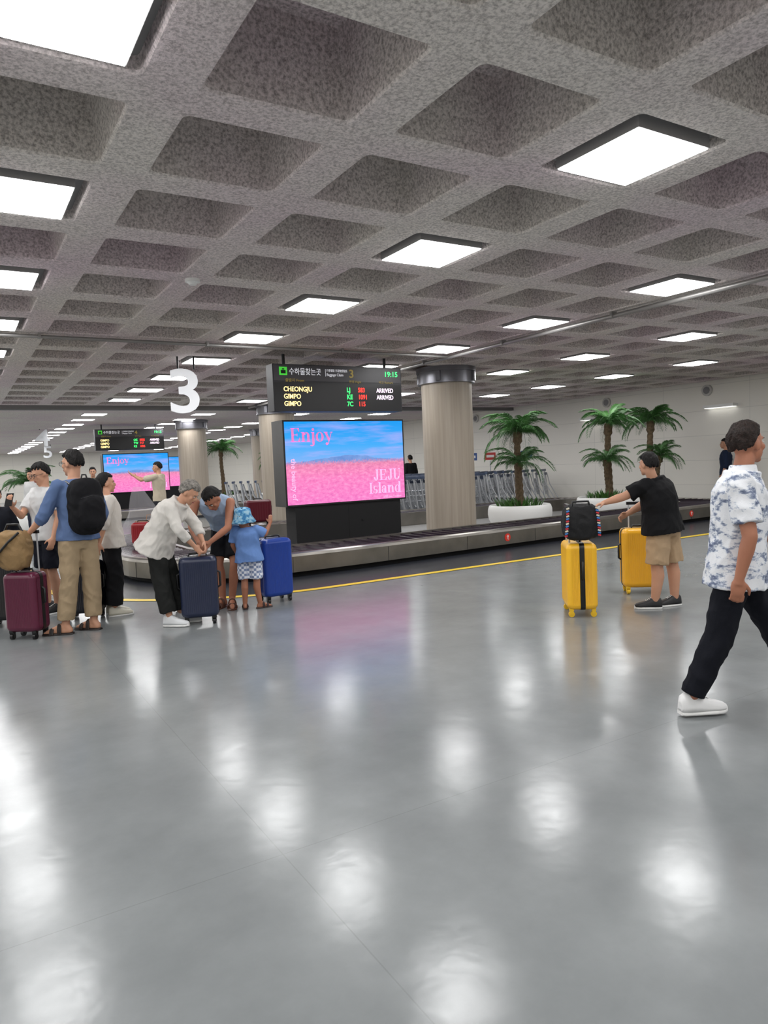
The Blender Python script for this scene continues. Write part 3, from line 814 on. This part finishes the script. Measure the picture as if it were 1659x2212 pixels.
def hand(b, wr, d, n, bb, curl, s):
    d = d.normalized(); n = (n-d*n.dot(d)).normalized(); bb = (bb-d*bb.dot(d)-n*bb.dot(n)).normalized()
    Mh = Matrix((bb, d, n)).transposed()
    b.ell(wr+d*.045*s, (.040*s, .054*s, .016*s), Mh, 14, 10, e=.8)
    b.tube(wr-d*.02*s, wr+d*.03*s, .024*s, .027*s, 10)
    for off, L in ((.030, .070), (.010, .080), (-.010, .075), (-.029, .058)):
        p = wr+d*.085*s+bb*off*s; a = curl*.5; r = .0092*s
        for k, q in enumerate((.45, .32, .23)):
            dd = d*math.cos(a)+n*math.sin(a)+bb*(off*.8)
            p2 = p+dd.normalized()*L*q*s; b.tube(p, p2, r, r*.93, 8); b.ell(p2, r*.97, None, 8, 6); p = p2; r *= .93; a += curl
    p = wr+d*.022*s+bb*.030*s; p2 = p+(d*.62+bb*.62+n*.25).normalized()*.042*s; p3 = p2+(d*.9+bb*.15+n*.45).normalized()*.033*s
    b.tube(p, p2, .013*s, .011*s, 8); b.ell(p2, .0112*s, None, 8, 6); b.tube(p2, p3, .011*s, .009*s, 8); b.ell(p3, .009*s, None, 8, 6)

def limb(b, pts, rad, n=16):
    for i in range(len(pts)-1): b.tube(pts[i], pts[i+1], rad[i], rad[i+1], n)
    for p, r in zip(pts, rad): b.ell(p, r, None, n, 8)

def torso(b, J, off=0., hem=None, wide=1., top=True, flare=0.):
    s = J['s']; pel, ch, nk = J['pel'], J['chest'], J['neck']
    sm = (J['shR']+J['shL'])/2; rs = (J['shR']-J['shL']).normalized(); rp = (J['hipR']-J['hipL']).normalized()
    up0 = (ch-pel).normalized(); up1 = (nk-ch).normalized()
    st = []
    if hem is None: st.append((pel-up0*.09*s, rp, up0, .10, .085))
    else:
        hm = pel-up0*hem*s; st.append((hm, rp, up0, .165+flare, .120+flare))
    st += [(pel, rp, up0, .162+flare*.6, .118+flare*.6), (pel.lerp(ch, .5), (rp+rs).normalized(), up0, .142+flare*.3, .105+flare*.4), (ch, rs, (up0+up1).normalized(), .158, .118),
           (ch.lerp(sm, .6), rs, up1, .165, .112), (sm+up1*.0*s, rs, up1, .150, .085), (sm+up1*.035*s, rs, up1, .10, .065)]
    if off == 0: st.append((nk+up1*.02*s, rs, up1, .055, .055))
    else: st.append((sm.lerp(nk, .75)+up1*.02*s, rs, up1, .062, .062))
    Rg = []
    for c, r, u, a, q in st:
        fw = u.cross(r).normalized(); r = fw.cross(u).normalized()
        A = (a*wide+off)*s; B = (q*wide+off)*s
        Rg.append([c+r*A*math.cos(2*math.pi*k/28)+fw*B*math.sin(2*math.pi*k/28) for k in range(28)])
    b.rings(Rg, 0, True, True)

def headframe(J):
    f = J['look'].normalized()
    up = V((0, 0, 1))
    r = f.cross(up).normalized(); u = r.cross(f).normalized()
    return Matrix((r, f, u)).transposed()

def figure(pos, J, label, skin=None, hair='short', hairm=None, top=None, bottom=None, shoes=None, vox=.010, rz=A31, face=True, hat=None, glasses=False):
    skin = skin or M_skin; hairm = hairm or M_hair
    e = add_empty('person', pos, rz, label, 'person'); s = J['s']; hs = J.get('hs', s); ft_ = J['fat']
    Hf = headframe(J); hc = J['head']
    lf = ft_*(.84 if bottom and bottom.get('len', 1.93) > 1 else 1.)
    def H(x, y, z): return hc+Hf @ V((x*hs, y*hs, z*hs))
    b = MB()
    torso(b, J, 0., None, .96)
    for sd in 'LR':
        limb(b, [J['sh'+sd], J['sh'+sd].lerp(J['el'+sd], .35), J['el'+sd], J['el'+sd].lerp(J['wr'+sd], .3), J['wr'+sd]], [x*s*ft_ for x in (.052, .046, .037, .038, .024)])
        hip, kn, an = J['hip'+sd], J['kn'+sd], J['an'+sd]; toe = J['toe'+sd].normalized()
        calf = kn.lerp(an, .3)-toe*(.018 if lf > .95 else .0)*s
        limb(b, [hip, hip.lerp(kn, .35), kn, calf, an], [x*s for x in (.088*lf, .078*lf, .052*lf, .054*lf, .035*ft_)])
        ft = an+toe*.13*s; ft.z = an.z-.055*s; he = an-toe*.035*s; he.z = an.z-.05*s; t2 = an+toe*.19*s; t2.z = an.z-.068*s
        limb(b, [an, ft, t2], [.034*s, .030*s, .018*s], 12); limb(b, [an, he, ft], [.034*s, .032*s, .030*s], 12)
        d = J.get('hd'+sd, (J['wr'+sd]-J['el'+sd])); n = J.get('hn'+sd)
        if n is None: n = (J['pel']-J['wr'+sd]); n.z = 0
        bb = J.get('hb'+sd, J['f']+V((0, 0, .3)))
        hand(b, J['wr'+sd], d, n, bb, J.get('curl'+sd, J['curl']), s)
    sm = (J['shR']+J['shL'])/2
    limb(b, [sm, J['neck'], H(0, -.02, -.06)], [.075*s, .056*s, .054*hs])
    b.ell(H(0, -.012, .018), (.074*hs, .094*hs, .098*hs), Hf, 24, 16)
    b.ell(H(0, .028, -.050), (.056*hs, .062*hs, .062*hs), Hf, 20, 14)
    b.ell(H(0, .066, -.098), (.026*hs, .020*hs, .018*hs), Hf)
    b.ell(H(0, .072, .028), (.052*hs, .016*hs, .012*hs), Hf)
    b.tube(H(0, .080, .015), H(0, .104, -.022), .009*hs, .015*hs, 10); b.ell(H(0, .100, -.026), (.017*hs, .014*hs, .012*hs), Hf)
    b.ell(H(0, .084, -.060), (.025*hs, .012*hs, .013*hs), Hf)
    for sx in (-1, 1):
        b.ell(H(sx*.042, .062, -.022), (.020*hs, .018*hs, .022*hs), Hf)
        b.ell(H(sx*.077, -.008, -.012), (.011*hs, .020*hs, .032*hs), Hf)
    b.remesh('body', skin, e, vox, 2)
    if face:
        for sx in (-1, 1):
            q = MB(); q.ell(H(sx*.030, .080, .004), (.013*hs, .008*hs, .0055*hs), Hf, mi=0); q.ell(H(sx*.030, .0855, .004), (.0062*hs, .004*hs, .0052*hs), Hf, mi=1)
            q.build('eye', [M_eyew, M_eyed], e)
            q = MB(); q.tube(H(sx*.014, .089, .022), H(sx*.046, .078, .026), .0045*hs, .003*hs, 8); q.build('eyebrow', hairm, e)
        q = MB(); q.ell(H(0, .093, -.058), (.022*hs, .006*hs, .004*hs), Hf); q.ell(H(0, .092, -.065), (.018*hs, .006*hs, .005*hs), Hf); q.build('lips', M_lip, e)
    if glasses:
        q = MB()
        for sx in (-1, 1):
            q.sweep([H(sx*.032+.022*math.cos(a*.5236), .102, .004+.019*math.sin(a*.5236)) for a in range(12)], .0022*hs, 6, 0, True)
            q.tube(H(sx*.054, .10, .008), H(sx*.082, .0, .004), .002*hs, n=6)
        q.tube(H(-.010, .104, .006), H(.010, .104, .006), .002*hs, n=6); q.build('glasses', M_black, e)
    if hair:
        q = MB(); seg, rg = 120, 64; Rr = []
        back = {'short': -.62, 'curly': -.80, 'long': -.92}[hair]; amp = {'short': .105, 'curly': .13, 'long': .05}[hair]; vol = J.get('vol', {'short': 1.15, 'curly': 1.22, 'long': 1.16}[hair])
        for i in range(1, rg):
            th = math.pi*i/rg; ring = []
            for j in range(seg):
                ph = 2*math.pi*j/seg; n = V((math.sin(th)*math.cos(ph), math.sin(th)*math.sin(ph), math.cos(th)))
                t = max(0, min(1, (n.y+.55)/1.05)); thr = back+(.42-back)*(t*t*(3-2*t))
                thr += .26*noise.noise(V((n.x*7, n.y*7, 3)))
                k = max(0, min(1, (n.z-thr)/.30)); k = k*k*(3-2*k)
                if hair == 'curly': nz = noise.noise(n*6)*.7+noise.noise(n*14)*.6
                else:
                    az = math.atan2(n.y+.25, n.x); sw = noise.noise(n*2.5)*2
                    nz = noise.noise(V((az*6+sw, n.z*1.5, 1)))*.7+noise.noise(V((az*15+sw*2, n.z*3, 4)))*.6+noise.noise(n*3.2)*.5
                rr = .84+(vol-.84)*k+amp*nz*k
                ring.append(H(n.x*.077*rr, -.014+n.y*.097*rr, .020+n.z*.100*rr))
            Rr.append(ring)
        q.rings(Rr[::-1], 0, True, True)
        if hair == 'long':
            q.ell(H(0, -.075, -.10), (.075*hs, .04*hs, .12*hs), Hf)
        q.build('hair', hairm, e)
    if hat:
        q = MB(); prof = [(.150, -.045), (.154, -.040), (.105, .035), (.102, .06), (.094, .115), (.06, .132), (.002, .136)]
        Rr = [[H(r*(1+.03*math.sin(k*.8))*math.cos(2*math.pi*k/40), -.012+r*1.10*math.sin(2*math.pi*k/40), z+.006*math.sin(k*.9)) for k in range(40)] for r, z in prof]
        q.rings(Rr, 0, True, True); q.build('bucket_hat', hat, e)
    if top:
        q = MB(); wd = top.get('wide', 1.)
        torso(q, J, top.get('off', .016), top.get('hem', .10), wd, True, top.get('flare', .0))
        sl = top.get('sleeve', .7); sr = top.get('sr', .062)
        for sd in 'LR':
            sh, el, wr = J['sh'+sd], J['el'+sd], J['wr'+sd]
            if sl <= 0: continue
            sh_in = sh.lerp((J['shR']+J['shL'])/2, .3)
            if sl <= 1: limb(q, [sh_in, sh], [.058*s, sr*.92*s]); q.tube(sh, sh.lerp(el, sl), sr*.95*s, sr*1.02*s, 18)
            else:
                limb(q, [sh_in, sh, el], [.06*s, (sr+.002)*s, sr*.9*s]); q.tube(el, el.lerp(wr, sl-1), sr*.9*s, sr*.78*s, 18)
        q.remesh(top.get('name', 'shirt'), top['m'], e, max(vox, .008), 3, top.get('wr', .006), 9.)
        if top.get('collar'):
            c = J['neck']+(J['neck']-J['chest']).normalized()*.005*s
            x_, y_ = J['r'], J['f']; q = MB()
            q.rings([[c+x_*rr*math.cos(2*math.pi*k/24)*s+y_*rr*math.sin(2*math.pi*k/24)*s+V((0, 0, zz*s)) for k in range(24)] for rr, zz in ((.085, -.035), (.072, .03), (.066, .035), (.068, -.02))], 0, True, False)
            q.build('collar', top['m'], e)
    if bottom:
        q = MB(); rp = (J['hipR']-J['hipL']).normalized(); up0 = (J['chest']-J['pel']).normalized(); Rg = []
        for dz, A, B in ((-.13, .15, .105), (-.05, .176, .126), (.02, .166, .120), (.06, .150, .110)):
            c = J['pel']+up0*dz*s; fw = up0.cross(rp).normalized(); A *= ft_; B *= ft_
            Rg.append([c+rp*A*s*math.cos(2*math.pi*k/28)+fw*B*s*math.sin(2*math.pi*k/28) for k in range(28)])
        q.rings(Rg, 0, True, True)
        kr, ar, L = bottom.get('kr', .075), bottom.get('ar', .06), bottom.get('len', 1.93)
        for sd in 'LR':
            hip, kn, an = J['hip'+sd], J['kn'+sd], J['an'+sd]
            if L <= 1: q.tube(hip, hip.lerp(kn, L), .102*s*ft_, kr*s, 20); q.ell(hip, .10*s*ft_)
            else:
                limb(q, [hip, kn], [.102*s, kr*s], 20); q.tube(kn, kn.lerp(an, L-1), kr*s, ar*s, 20)
        q.remesh(bottom.get('name', 'trousers'), bottom['m'], e, max(vox, .008), 3, bottom.get('wr', .006), 9.)
    if shoes:
        for sd in 'LR':
            an = J['an'+sd]; tz = J['toe'+sd].normalized(); sdv = tz.cross(V((0, 0, 1))).normalized(); up = sdv.cross(tz).normalized()
            hl = an-up*.09*s-tz*.070*s; Lf = .285*s
            def prof(st, zb):
                Rr = []
                for t, hw, hh in st:
                    c = hl+tz*Lf*t; rg = []
                    for k in range(17):
                        a = math.pi*k/16; rg.append(c+sdv*hw*s*math.copysign(abs(math.cos(a))**.7, math.cos(a))+up*(zb+(hh-zb)*math.sin(a)**.8)*s)
                    Rr.append(rg)
                return Rr
            if shoes.get('kind', 'sneaker') == 'sneaker':
                se = add_empty('shoe', (0, 0, 0), parent=e)
                q = MB(); q.rings(prof([(0, .026, .075), (.03, .036, .112), (.12, .042, .128), (.26, .044, .130), (.38, .044, .118), (.50, .044, .095), (.64, .046, .078), (.8, .047, .068), (.93, .038, .056), (1, .014, .042)], .02), 0, True, True)
                q.build('upper', shoes['m'], se)
                q = MB(); q.rings(prof([(0, .030, .032), (.05, .040, .034), (.3, .045, .032), (.7, .052, .032), (.9, .045, .034), (1.01, .018, .036)], .0), 0, True, True)
                q.build('sole', shoes.get('sole', M_white), se)
                q = MB()
                for t, hh in ((.40, .113), (.46, .103), (.52, .094), (.58, .087)):
                    c = hl+tz*Lf*t+up*(hh+.002)*s; q.tube(c-sdv*.016*s, c+sdv*.016*s, .0035*s, n=6)
                q.build('laces', M_white, se)
            else:
                se = add_empty('sandal', (0, 0, 0), parent=e)
                q = MB(); q.rings(prof([(0, .026, .020), (.05, .036, .022), (.3, .042, .022), (.7, .050, .022), (.9, .043, .02), (1.0, .016, .018)], .0), 0, True, True)
                q.build('sole', shoes['m'], se)
                for t, hh, w_ in ((.66, .062, .05), (.42, .10, .042)):
                    q = MB(); c = hl+tz*Lf*t
                    for dt in (-.012, 0, .012):
                        q.sweep([c+tz*dt*s+sdv*w_*s*math.cos(math.pi*k/10)+up*(.012+(hh-.012)*math.sin(math.pi*k/10)**.7)*s for k in range(11)], .008*s, 6)
                    q.build('strap', shoes['m'], se)
    return e

def cloth(name, rgb, **k): return mat(name, rgb, rough=.85, bump=.15, bscale=160, spec=.2, **k)

def mat_print():
    m = cloth('printed_shirt', (232, 234, 238)); nt = m.node_tree; N = nt.nodes; L = nt.links; b = N['Principled BSDF']
    tc = N.new('ShaderNodeTexCoord'); mp = N.new('ShaderNodeMapping'); mp.inputs['Scale'].default_value = (.9, .9, 1.8); mp.inputs['Rotation'].default_value = (.25, .45, 0)
    L.new(tc.outputs['Object'], mp.inputs['Vector'])
    n = N.new('ShaderNodeTexNoise'); n.inputs['Scale'].default_value = 9; n.inputs['Detail'].default_value = 6; n.inputs['Roughness'].default_value = .68; L.new(mp.outputs[0], n.inputs['Vector'])
    r = N.new('ShaderNodeValToRGB'); e = r.color_ramp.elements
    e[0].position = .505; e[0].color = (*lin((228, 230, 234)), 1); e[1].position = .58; e[1].color = (*lin((122, 132, 156)), 1)
    q = e.new(.535); q.color = (*lin((186, 194, 208)), 1); q = e.new(.67); q.color = (*lin((72, 80, 108)), 1)
    L.new(n.outputs['Fac'], r.inputs[0]); L.new(r.outputs[0], b.inputs['Base Color']); return m
def mat_check():
    m = cloth('checked_cloth', (200, 205, 220)); nt = m.node_tree; N = nt.nodes; L = nt.links; b = N['Principled BSDF']
    tc = N.new('ShaderNodeTexCoord'); c = N.new('ShaderNodeTexChecker'); c.inputs['Scale'].default_value = 38
    c.inputs['Color1'].default_value = (*lin((225, 228, 236)), 1); c.inputs['Color2'].default_value = (*lin((130, 144, 176)), 1)
    L.new(tc.outputs['Object'], c.inputs['Vector']); L.new(c.outputs[0], b.inputs['Base Color']); return m
def mat_hat():
    m = cloth('hat_cloth', (110, 165, 200)); nt = m.node_tree; N = nt.nodes; L = nt.links; b = N['Principled BSDF']
    tc = N.new('ShaderNodeTexCoord'); n = N.new('ShaderNodeTexNoise'); n.inputs['Scale'].default_value = 26; n.inputs['Detail'].default_value = 3
    L.new(tc.outputs['Object'], n.inputs['Vector'])
    r = N.new('ShaderNodeValToRGB'); e = r.color_ramp.elements
    e[0].position = .40; e[0].color = (*lin((62, 120, 170)), 1); e[1].position = .60; e[1].color = (*lin((160, 196, 216)), 1)
    q = e.new(.5); q.color = (*lin((104, 164, 202)), 1)
    L.new(n.outputs['Fac'], r.inputs[0]); L.new(r.outputs[0], b.inputs['Base Color']); return m

# 1. walking man
J = T(1.66, 62); s = J['s']
J.update(pel=V((.25, .05, .85)), chest=V((.27, .05, 1.16)), neck=V((.29, .05, 1.37)), head=V((.33, .07, 1.525)),
         shR=V((.19, -.12, 1.31)), shL=V((.36, .20, 1.31)), elR=V((.20, -.20, 1.03)), wrR=V((.15, -.18, .80)), elL=V((.50, .26, 1.06)), wrL=V((.62, .22, .86)),
         hipR=V((.21, -.02, .82)), hipL=V((.29, .12, .82)), knR=V((.11, -.02, .45)), anR=V((-.04, .0, .10)), knL=V((.50, .12, .46)), anL=V((.66, .16, .09)),
         toeR=V((1, .1, 0)), toeL=V((1, .1, 0)), look=V((.93, .36, .05)), curl=.75, fat=1.08, vol=1.19)
J['hdR'] = V((-.12, .0, -1)); J['hnR'] = V((.3, 1, 0)); J['hbR'] = V((1, -.1, .0))
figure((3.53, 2.51, 0), J, 'man striding in printed short-sleeve shirt and black trousers', M_skin2, 'short', M_hairb,
       dict(m=mat_print(), off=.034, hem=.13, sleeve=.76, sr=.078, wide=1.06, wr=.006, collar=True, flare=.015), dict(m=cloth('black_trousers', (18, 20, 28)), kr=.084, ar=.070, len=1.93, wr=.006),
       dict(m=mat('white_leather', (232, 232, 232), rough=.5)), vox=.0065)

# 2. boy in black T-shirt
J = T(1.52, 305)
J.update(pel=V((.02, 0, .80)), chest=V((-.01, .0, 1.06)), neck=V((-.06, .01, 1.25)), head=V((-.10, .02, 1.385)),
         shL=V((-.15, -.08, 1.19)), elL=V((-.35, -.03, 1.09)), wrL=V((-.53, -.02, 1.04)), shR=V((.07, .14, 1.20)), elR=V((-.05, .24, 1.0)), wrR=V((-.22, .26, .90)),
         hipL=V((-.03, -.06, .77)), hipR=V((.09, .06, .77)), knL=V((-.06, -.06, .42)), anL=V((-.08, -.05, .08)), knR=V((.13, .06, .42)), anR=V((.15, .05, .08)),
         toeL=V((-1, .15, 0)), toeR=V((-.9, -.2, 0)), look=V((-.45, .89, -.05)), curl=.9, fat=1.25, vol=1.19)
J['hnL'] = V((0, 0, -1)); J['hbL'] = V((0, -1, 0))
figure((5.80, 4.51, 0), J, 'boy in black T-shirt and beige shorts reaching for a suitcase handle', M_skin, 'short', M_hair,
       dict(m=cloth('black_tee', (20, 20, 22)), off=.045, hem=.08, sleeve=.78, sr=.088, wide=1.22, flare=.02, wr=.007), dict(m=cloth('beige_shorts', (176, 150, 120)), kr=.125, len=.97, name='shorts'),
       dict(m=mat('sneaker_black', (36, 36, 38)), sole=M_white), vox=.008)

# 3. backpack man
J = T(1.74, 308)
J.update(pel=V((.08, .02, .95)), chest=V((.09, .02, 1.25)), neck=V((.07, .03, 1.47)), head=V((.055, .05, 1.635)),
         shL=V((-.02, -.12, 1.42)), elL=V((-.15, -.18, 1.14)), wrL=V((-.31, -.13, 1.00)), shR=V((.19, .16, 1.42)), elR=V((.25, .22, 1.14)), wrR=V((.16, .30, .93)),
         hipL=V((.03, -.06, .92)), hipR=V((.14, .07, .92)), knL=V((.0, -.07, .50)), anL=V((-.06, -.08, .09)), knR=V((.15, .08, .50)), anR=V((.15, .08, .09)),
         toeL=V((-1, -.1, 0)), toeR=V((-.9, .2, 0)), look=V((-.93, .30, -.08)), curl=.9)
J['hnL'] = V((.2, 0, -1)); J['hbL'] = V((0, -1, 0))
figure((.93, 7.45, 0), J, 'man in denim shirt and khaki trousers holding a suitcase handle', M_skin, 'short', M_hair,
       dict(m=cloth('denim_shirt', (88, 108, 146)), off=.030, hem=.05, sleeve=1.35, sr=.066, wr=.006, flare=.012), dict(m=cloth('khaki', (162, 142, 114)), kr=.086, ar=.080, len=1.88, wr=.006),
       dict(kind='sandal', m=mat('sandal_brown', (34, 26, 24))), vox=.009, glasses=True)
def backpack(parent_pos, rz, c, fw, label):
    e = add_empty('backpack', parent_pos, rz, label, 'backpack')
    f = V(fw).normalized(); r = f.cross(V((0, 0, 1))).normalized(); Mt = Matrix((r, f, V((0, 0, 1)))).transposed(); c = V(c)
    q = MB(); q.ell(c, (.165, .11, .27), Mt, 28, 20, e=.62); q.ell(c-f*.09+V((0, 0, -.06)), (.13, .07, .16), Mt, 24, 16, e=.6)
    q.remesh('pack_body', cloth('pack_nylon', (22, 22, 25)), e, .010, 2, .005, 10)
    for sx in (-1, 1):
        p = c+r*sx*.09
        q = MB(); q.sweep([p+f*.08+V((0, 0, .20)), p+f*.16+V((0, 0, .235)), p+f*.27+V((0, 0, .16)), p+f*.29+V((0, 0, .02)), p+r*sx*.05+f*.18+V((0, 0, -.14)), p+f*.06+V((0, 0, -.2))], .017, 8)
        q.build('shoulder_strap', M_black, e)
    q = MB(); q.sweep([c-r*.03+V((0, 0, .26)), c-r*.02+V((0, 0, .30)), c+r*.02+V((0, 0, .30)), c+r*.03+V((0, 0, .26))], .008, 8); q.build('grab_loop', M_black, e)
    q = MB(); q.sweep([c-f*.112+r*.11+V((0, 0, .08)), c-f*.122+V((0, 0, .105)), c-f*.112-r*.11+V((0, 0, .08))], .003, 6); q.build('zipper', M_dark, e)
backpack((.93, 7.45, 0), A31, (.225, -.10, 1.22), (-.80, .60, 0), 'large black backpack worn by the man in denim shirt')

# 4. bending woman with grey curly hair
J = T(1.56, 85)
J.update(pel=V((-.14, .03, .84)), chest=V((-.01, .0, 1.08)), neck=V((.13, -.01, 1.22)), head=V((.22, -.02, 1.30)),
         shR=V((.06, -.15, 1.17)), shL=V((.08, .15, 1.17)), elR=V((.14, -.20, .95)), wrR=V((.25, -.08, .78)), elL=V((.22, .16, .96)), wrL=V((.30, .06, .80)),
         hipR=V((-.14, -.04, .80)), hipL=V((-.13, .10, .80)), knR=V((-.10, -.05, .44)), anR=V((-.04, -.06, .085)), knL=V((-.05, .10, .44)), anL=V((.03, .10, .085)),
         toeR=V((1, -.15, 0)), toeL=V((1, .1, 0)), look=V((.70, -.15, -.60)), curl=.7)
figure((1.80, 7.08, 0), J, 'woman with grey curly hair and white blouse bending forward', M_skin, 'curly', M_grey,
       dict(m=cloth('white_blouse', (214, 210, 204)), off=.034, hem=.12, sleeve=1.55, sr=.070, wide=1.1, flare=.045, wr=.009, name='blouse'), dict(m=cloth('charcoal_trousers', (34, 35, 34)), kr=.10, ar=.095, len=1.85, wr=.008),
       dict(m=mat('white_canvas', (220, 222, 224), rough=.7)), vox=.009)

# 5. man in light tank top bending
J = T(1.74, 200)
J.update(pel=V((-.02, .28, .88)), chest=V((-.07, .06, 1.10)), neck=V((-.10, -.10, 1.20)), head=V((-.07, -.18, 1.21)),
         shR=V((-.29, -.03, 1.17)), shL=V((.09, -.04, 1.16)), elR=V((-.32, -.12, .92)), wrR=V((-.22, -.26, .77)), elL=V((.08, -.16, .90)), wrL=V((-.10, -.26, .76)),
         hipR=V((-.10, .27, .85)), hipL=V((.06, .27, .85)), knR=V((-.12, .15, .47)), anR=V((-.09, .14, .09)), knL=V((.07, .10, .47)), anL=V((.02, .10, .09)),
         toeR=V((-.3, -1, 0)), toeL=V((.2, -1, 0)), look=V((-.22, -.48, -.85)), curl=.7)
figure((2.48, 7.49, 0), J, 'man in pale blue tank top and black shorts leaning over', M_skin2, 'short', M_hair,
       dict(m=cloth('tank', (150, 168, 192)), off=.020, hem=.08, sleeve=0, wide=1.04, name='tank_top'), dict(m=cloth('shorts_black', (24, 25, 30)), kr=.10, len=.8, name='shorts'),
       dict(kind='sandal', m=mat('sandal_brown2', (84, 48, 34))), vox=.009)

# 6. child with bucket hat
J = T(1.12, 20)
J.update(pel=V((-.03, 0, .58)), chest=V((-.04, 0, .76)), neck=V((-.05, 0, .885)), head=V((-.07, .01, .98)), hs=.88,
         shL=V((-.16, .02, .86)), shR=V((.07, -.01, .86)), elR=V((.15, .04, .80)), wrR=V((.20, .10, .91)), elL=V((-.20, .02, .70)), wrL=V((-.17, .1, .58)),
         look=V((.3, .95, .05)), curl=.5, fat=1.1)
J['anL'] = V((-.10, .0, .06)); J['anR'] = V((.06, .02, .06)); J['knL'] = V((-.09, 0, .31)); J['knR'] = V((.04, 0, .31)); J['hipL'] = V((-.09, 0, .55)); J['hipR'] = V((.03, 0, .55))
J['toeL'] = V((-.2, 1, 0)); J['toeR'] = V((.8, .5, 0)); J['hdR'] = V((.1, .1, 1)); J['hnR'] = V((0, 1, 0)); J['hbR'] = V((-1, 0, 0))
figure((2.70, 7.29, 0), J, 'small child in blue T-shirt, checked shorts and blue bucket hat', M_skin2, 'short', M_hair,
       dict(m=cloth('child_tee', (104, 138, 196)), off=.034, hem=.10, sleeve=.85, sr=.085, wide=1.1, flare=.03, wr=.006), dict(m=mat_check(), kr=.115, len=.92, name='shorts'),
       dict(kind='sandal', m=mat('sandal_dark', (50, 34, 34))), vox=.008, hat=mat_hat())

# 7. man with phone
J = T(1.66, 215)
J.update(elR=V((-.20, -.12, 1.10)), wrR=V((-.22, -.26, 1.21)), look=V((-.55, -.75, -.35)), curl=.6)
J['hdR'] = V((0, -.5, .8)); J['hnR'] = V((.2, .9, .3)); J['hbR'] = V((1, 0, 0))
figure((.86, 8.75, 0), J, 'man in white T-shirt and black shorts looking at his phone', M_skin, 'short', M_hair,
       dict(m=cloth('white_tee', (206, 206, 206)), off=.026, hem=.08, sleeve=.75, sr=.072, wide=1.05), dict(m=cloth('navy_shorts', (24, 26, 36)), kr=.10, len=.92, name='shorts'),
       dict(m=mat('shoe_black', (26, 26, 28))), vox=.010, glasses=True)
e = add_empty('phone', (.86, 8.75, 0), A31, 'dark smartphone held by the man in white T-shirt', 'phone')
b = MB(); b.box((-.22, -.31, 1.29), (.075, .010, .15), 0, Matrix.Rotation(-.5, 3, 'X')); b.build('handset', M_black, e)

# 8. woman in white shirt and black trousers
J = T(1.52, 60)
J.update(head=V((-.03, .08, 1.42)), neck=V((-.02, .03, 1.28)), elR=V((.03, -.22, 1.0)), wrR=V((-.02, -.25, .80)), curl=.7)
figure((1.41, 8.07, 0), J, 'woman in white shirt and wide black trousers beside the travellers', M_skin, 'long', M_hair,
       dict(m=cloth('cream_shirt', (206, 200, 192)), off=.03, hem=.10, sleeve=1.3, sr=.07, flare=.03, wr=.007), dict(m=cloth('wide_black', (24, 24, 27)), kr=.10, ar=.10, len=1.9, wr=.007),
       dict(m=mat('cream_shoe', (220, 216, 200))), vox=.010)

# 9. man reaching, cream T-shirt
J = T(1.76, 280)
J.update(elL=V((-.36, -.16, 1.36)), wrL=V((-.58, -.10, 1.50)), elR=V((-.32, .18, 1.34)), wrR=V((-.56, .12, 1.45)), look=V((-1, -.3, -.1)), curl=.5)
figure((4.2, 17.3, 0), J, 'man in cream T-shirt with arms stretched out beside the carousel', M_skin, 'short', M_hair,
       dict(m=cloth('cream_tee', (196, 184, 164)), off=.026, hem=.1, sleeve=.75, sr=.075), dict(m=cloth('dark_trousers', (40, 40, 46))), dict(m=mat('shoe_b2', (30, 30, 32))), vox=.014)

# 10. far people
def far(pos, h, ang, c1, c2, label):
    J = T(h, ang); figure(pos, J, label, M_skin, 'short', M_hair, dict(m=cloth('far_top', c1), off=.024, hem=.1, sleeve=1.4, sr=.066), dict(m=cloth('far_bottom', c2)), dict(m=mat('far_shoe', (30, 30, 30))), vox=.016)
far((15.95, 10.5, 0), 1.74, 300, (34, 44, 66), (22, 24, 30), 'person in dark navy uniform standing near the wall')
far((14.3, 21.8, 0), 1.76, 330, (22, 22, 26), (22, 22, 26), 'person in black clothes beyond the luggage trolleys')
far((3.1, 19.5, 0), 1.72, 160, (90, 92, 84), (50, 50, 52), 'person in olive shirt waiting beyond the carousel')
far((.40, 9.1, 0), 1.42, 150, (26, 28, 36), (26, 28, 36), 'person in dark clothes waiting by the black suitcase')
far((1.6, 18.5, 0), 1.70, 200, (200, 200, 200), (40, 44, 60), 'person in white top waiting in the hall')
print('done')
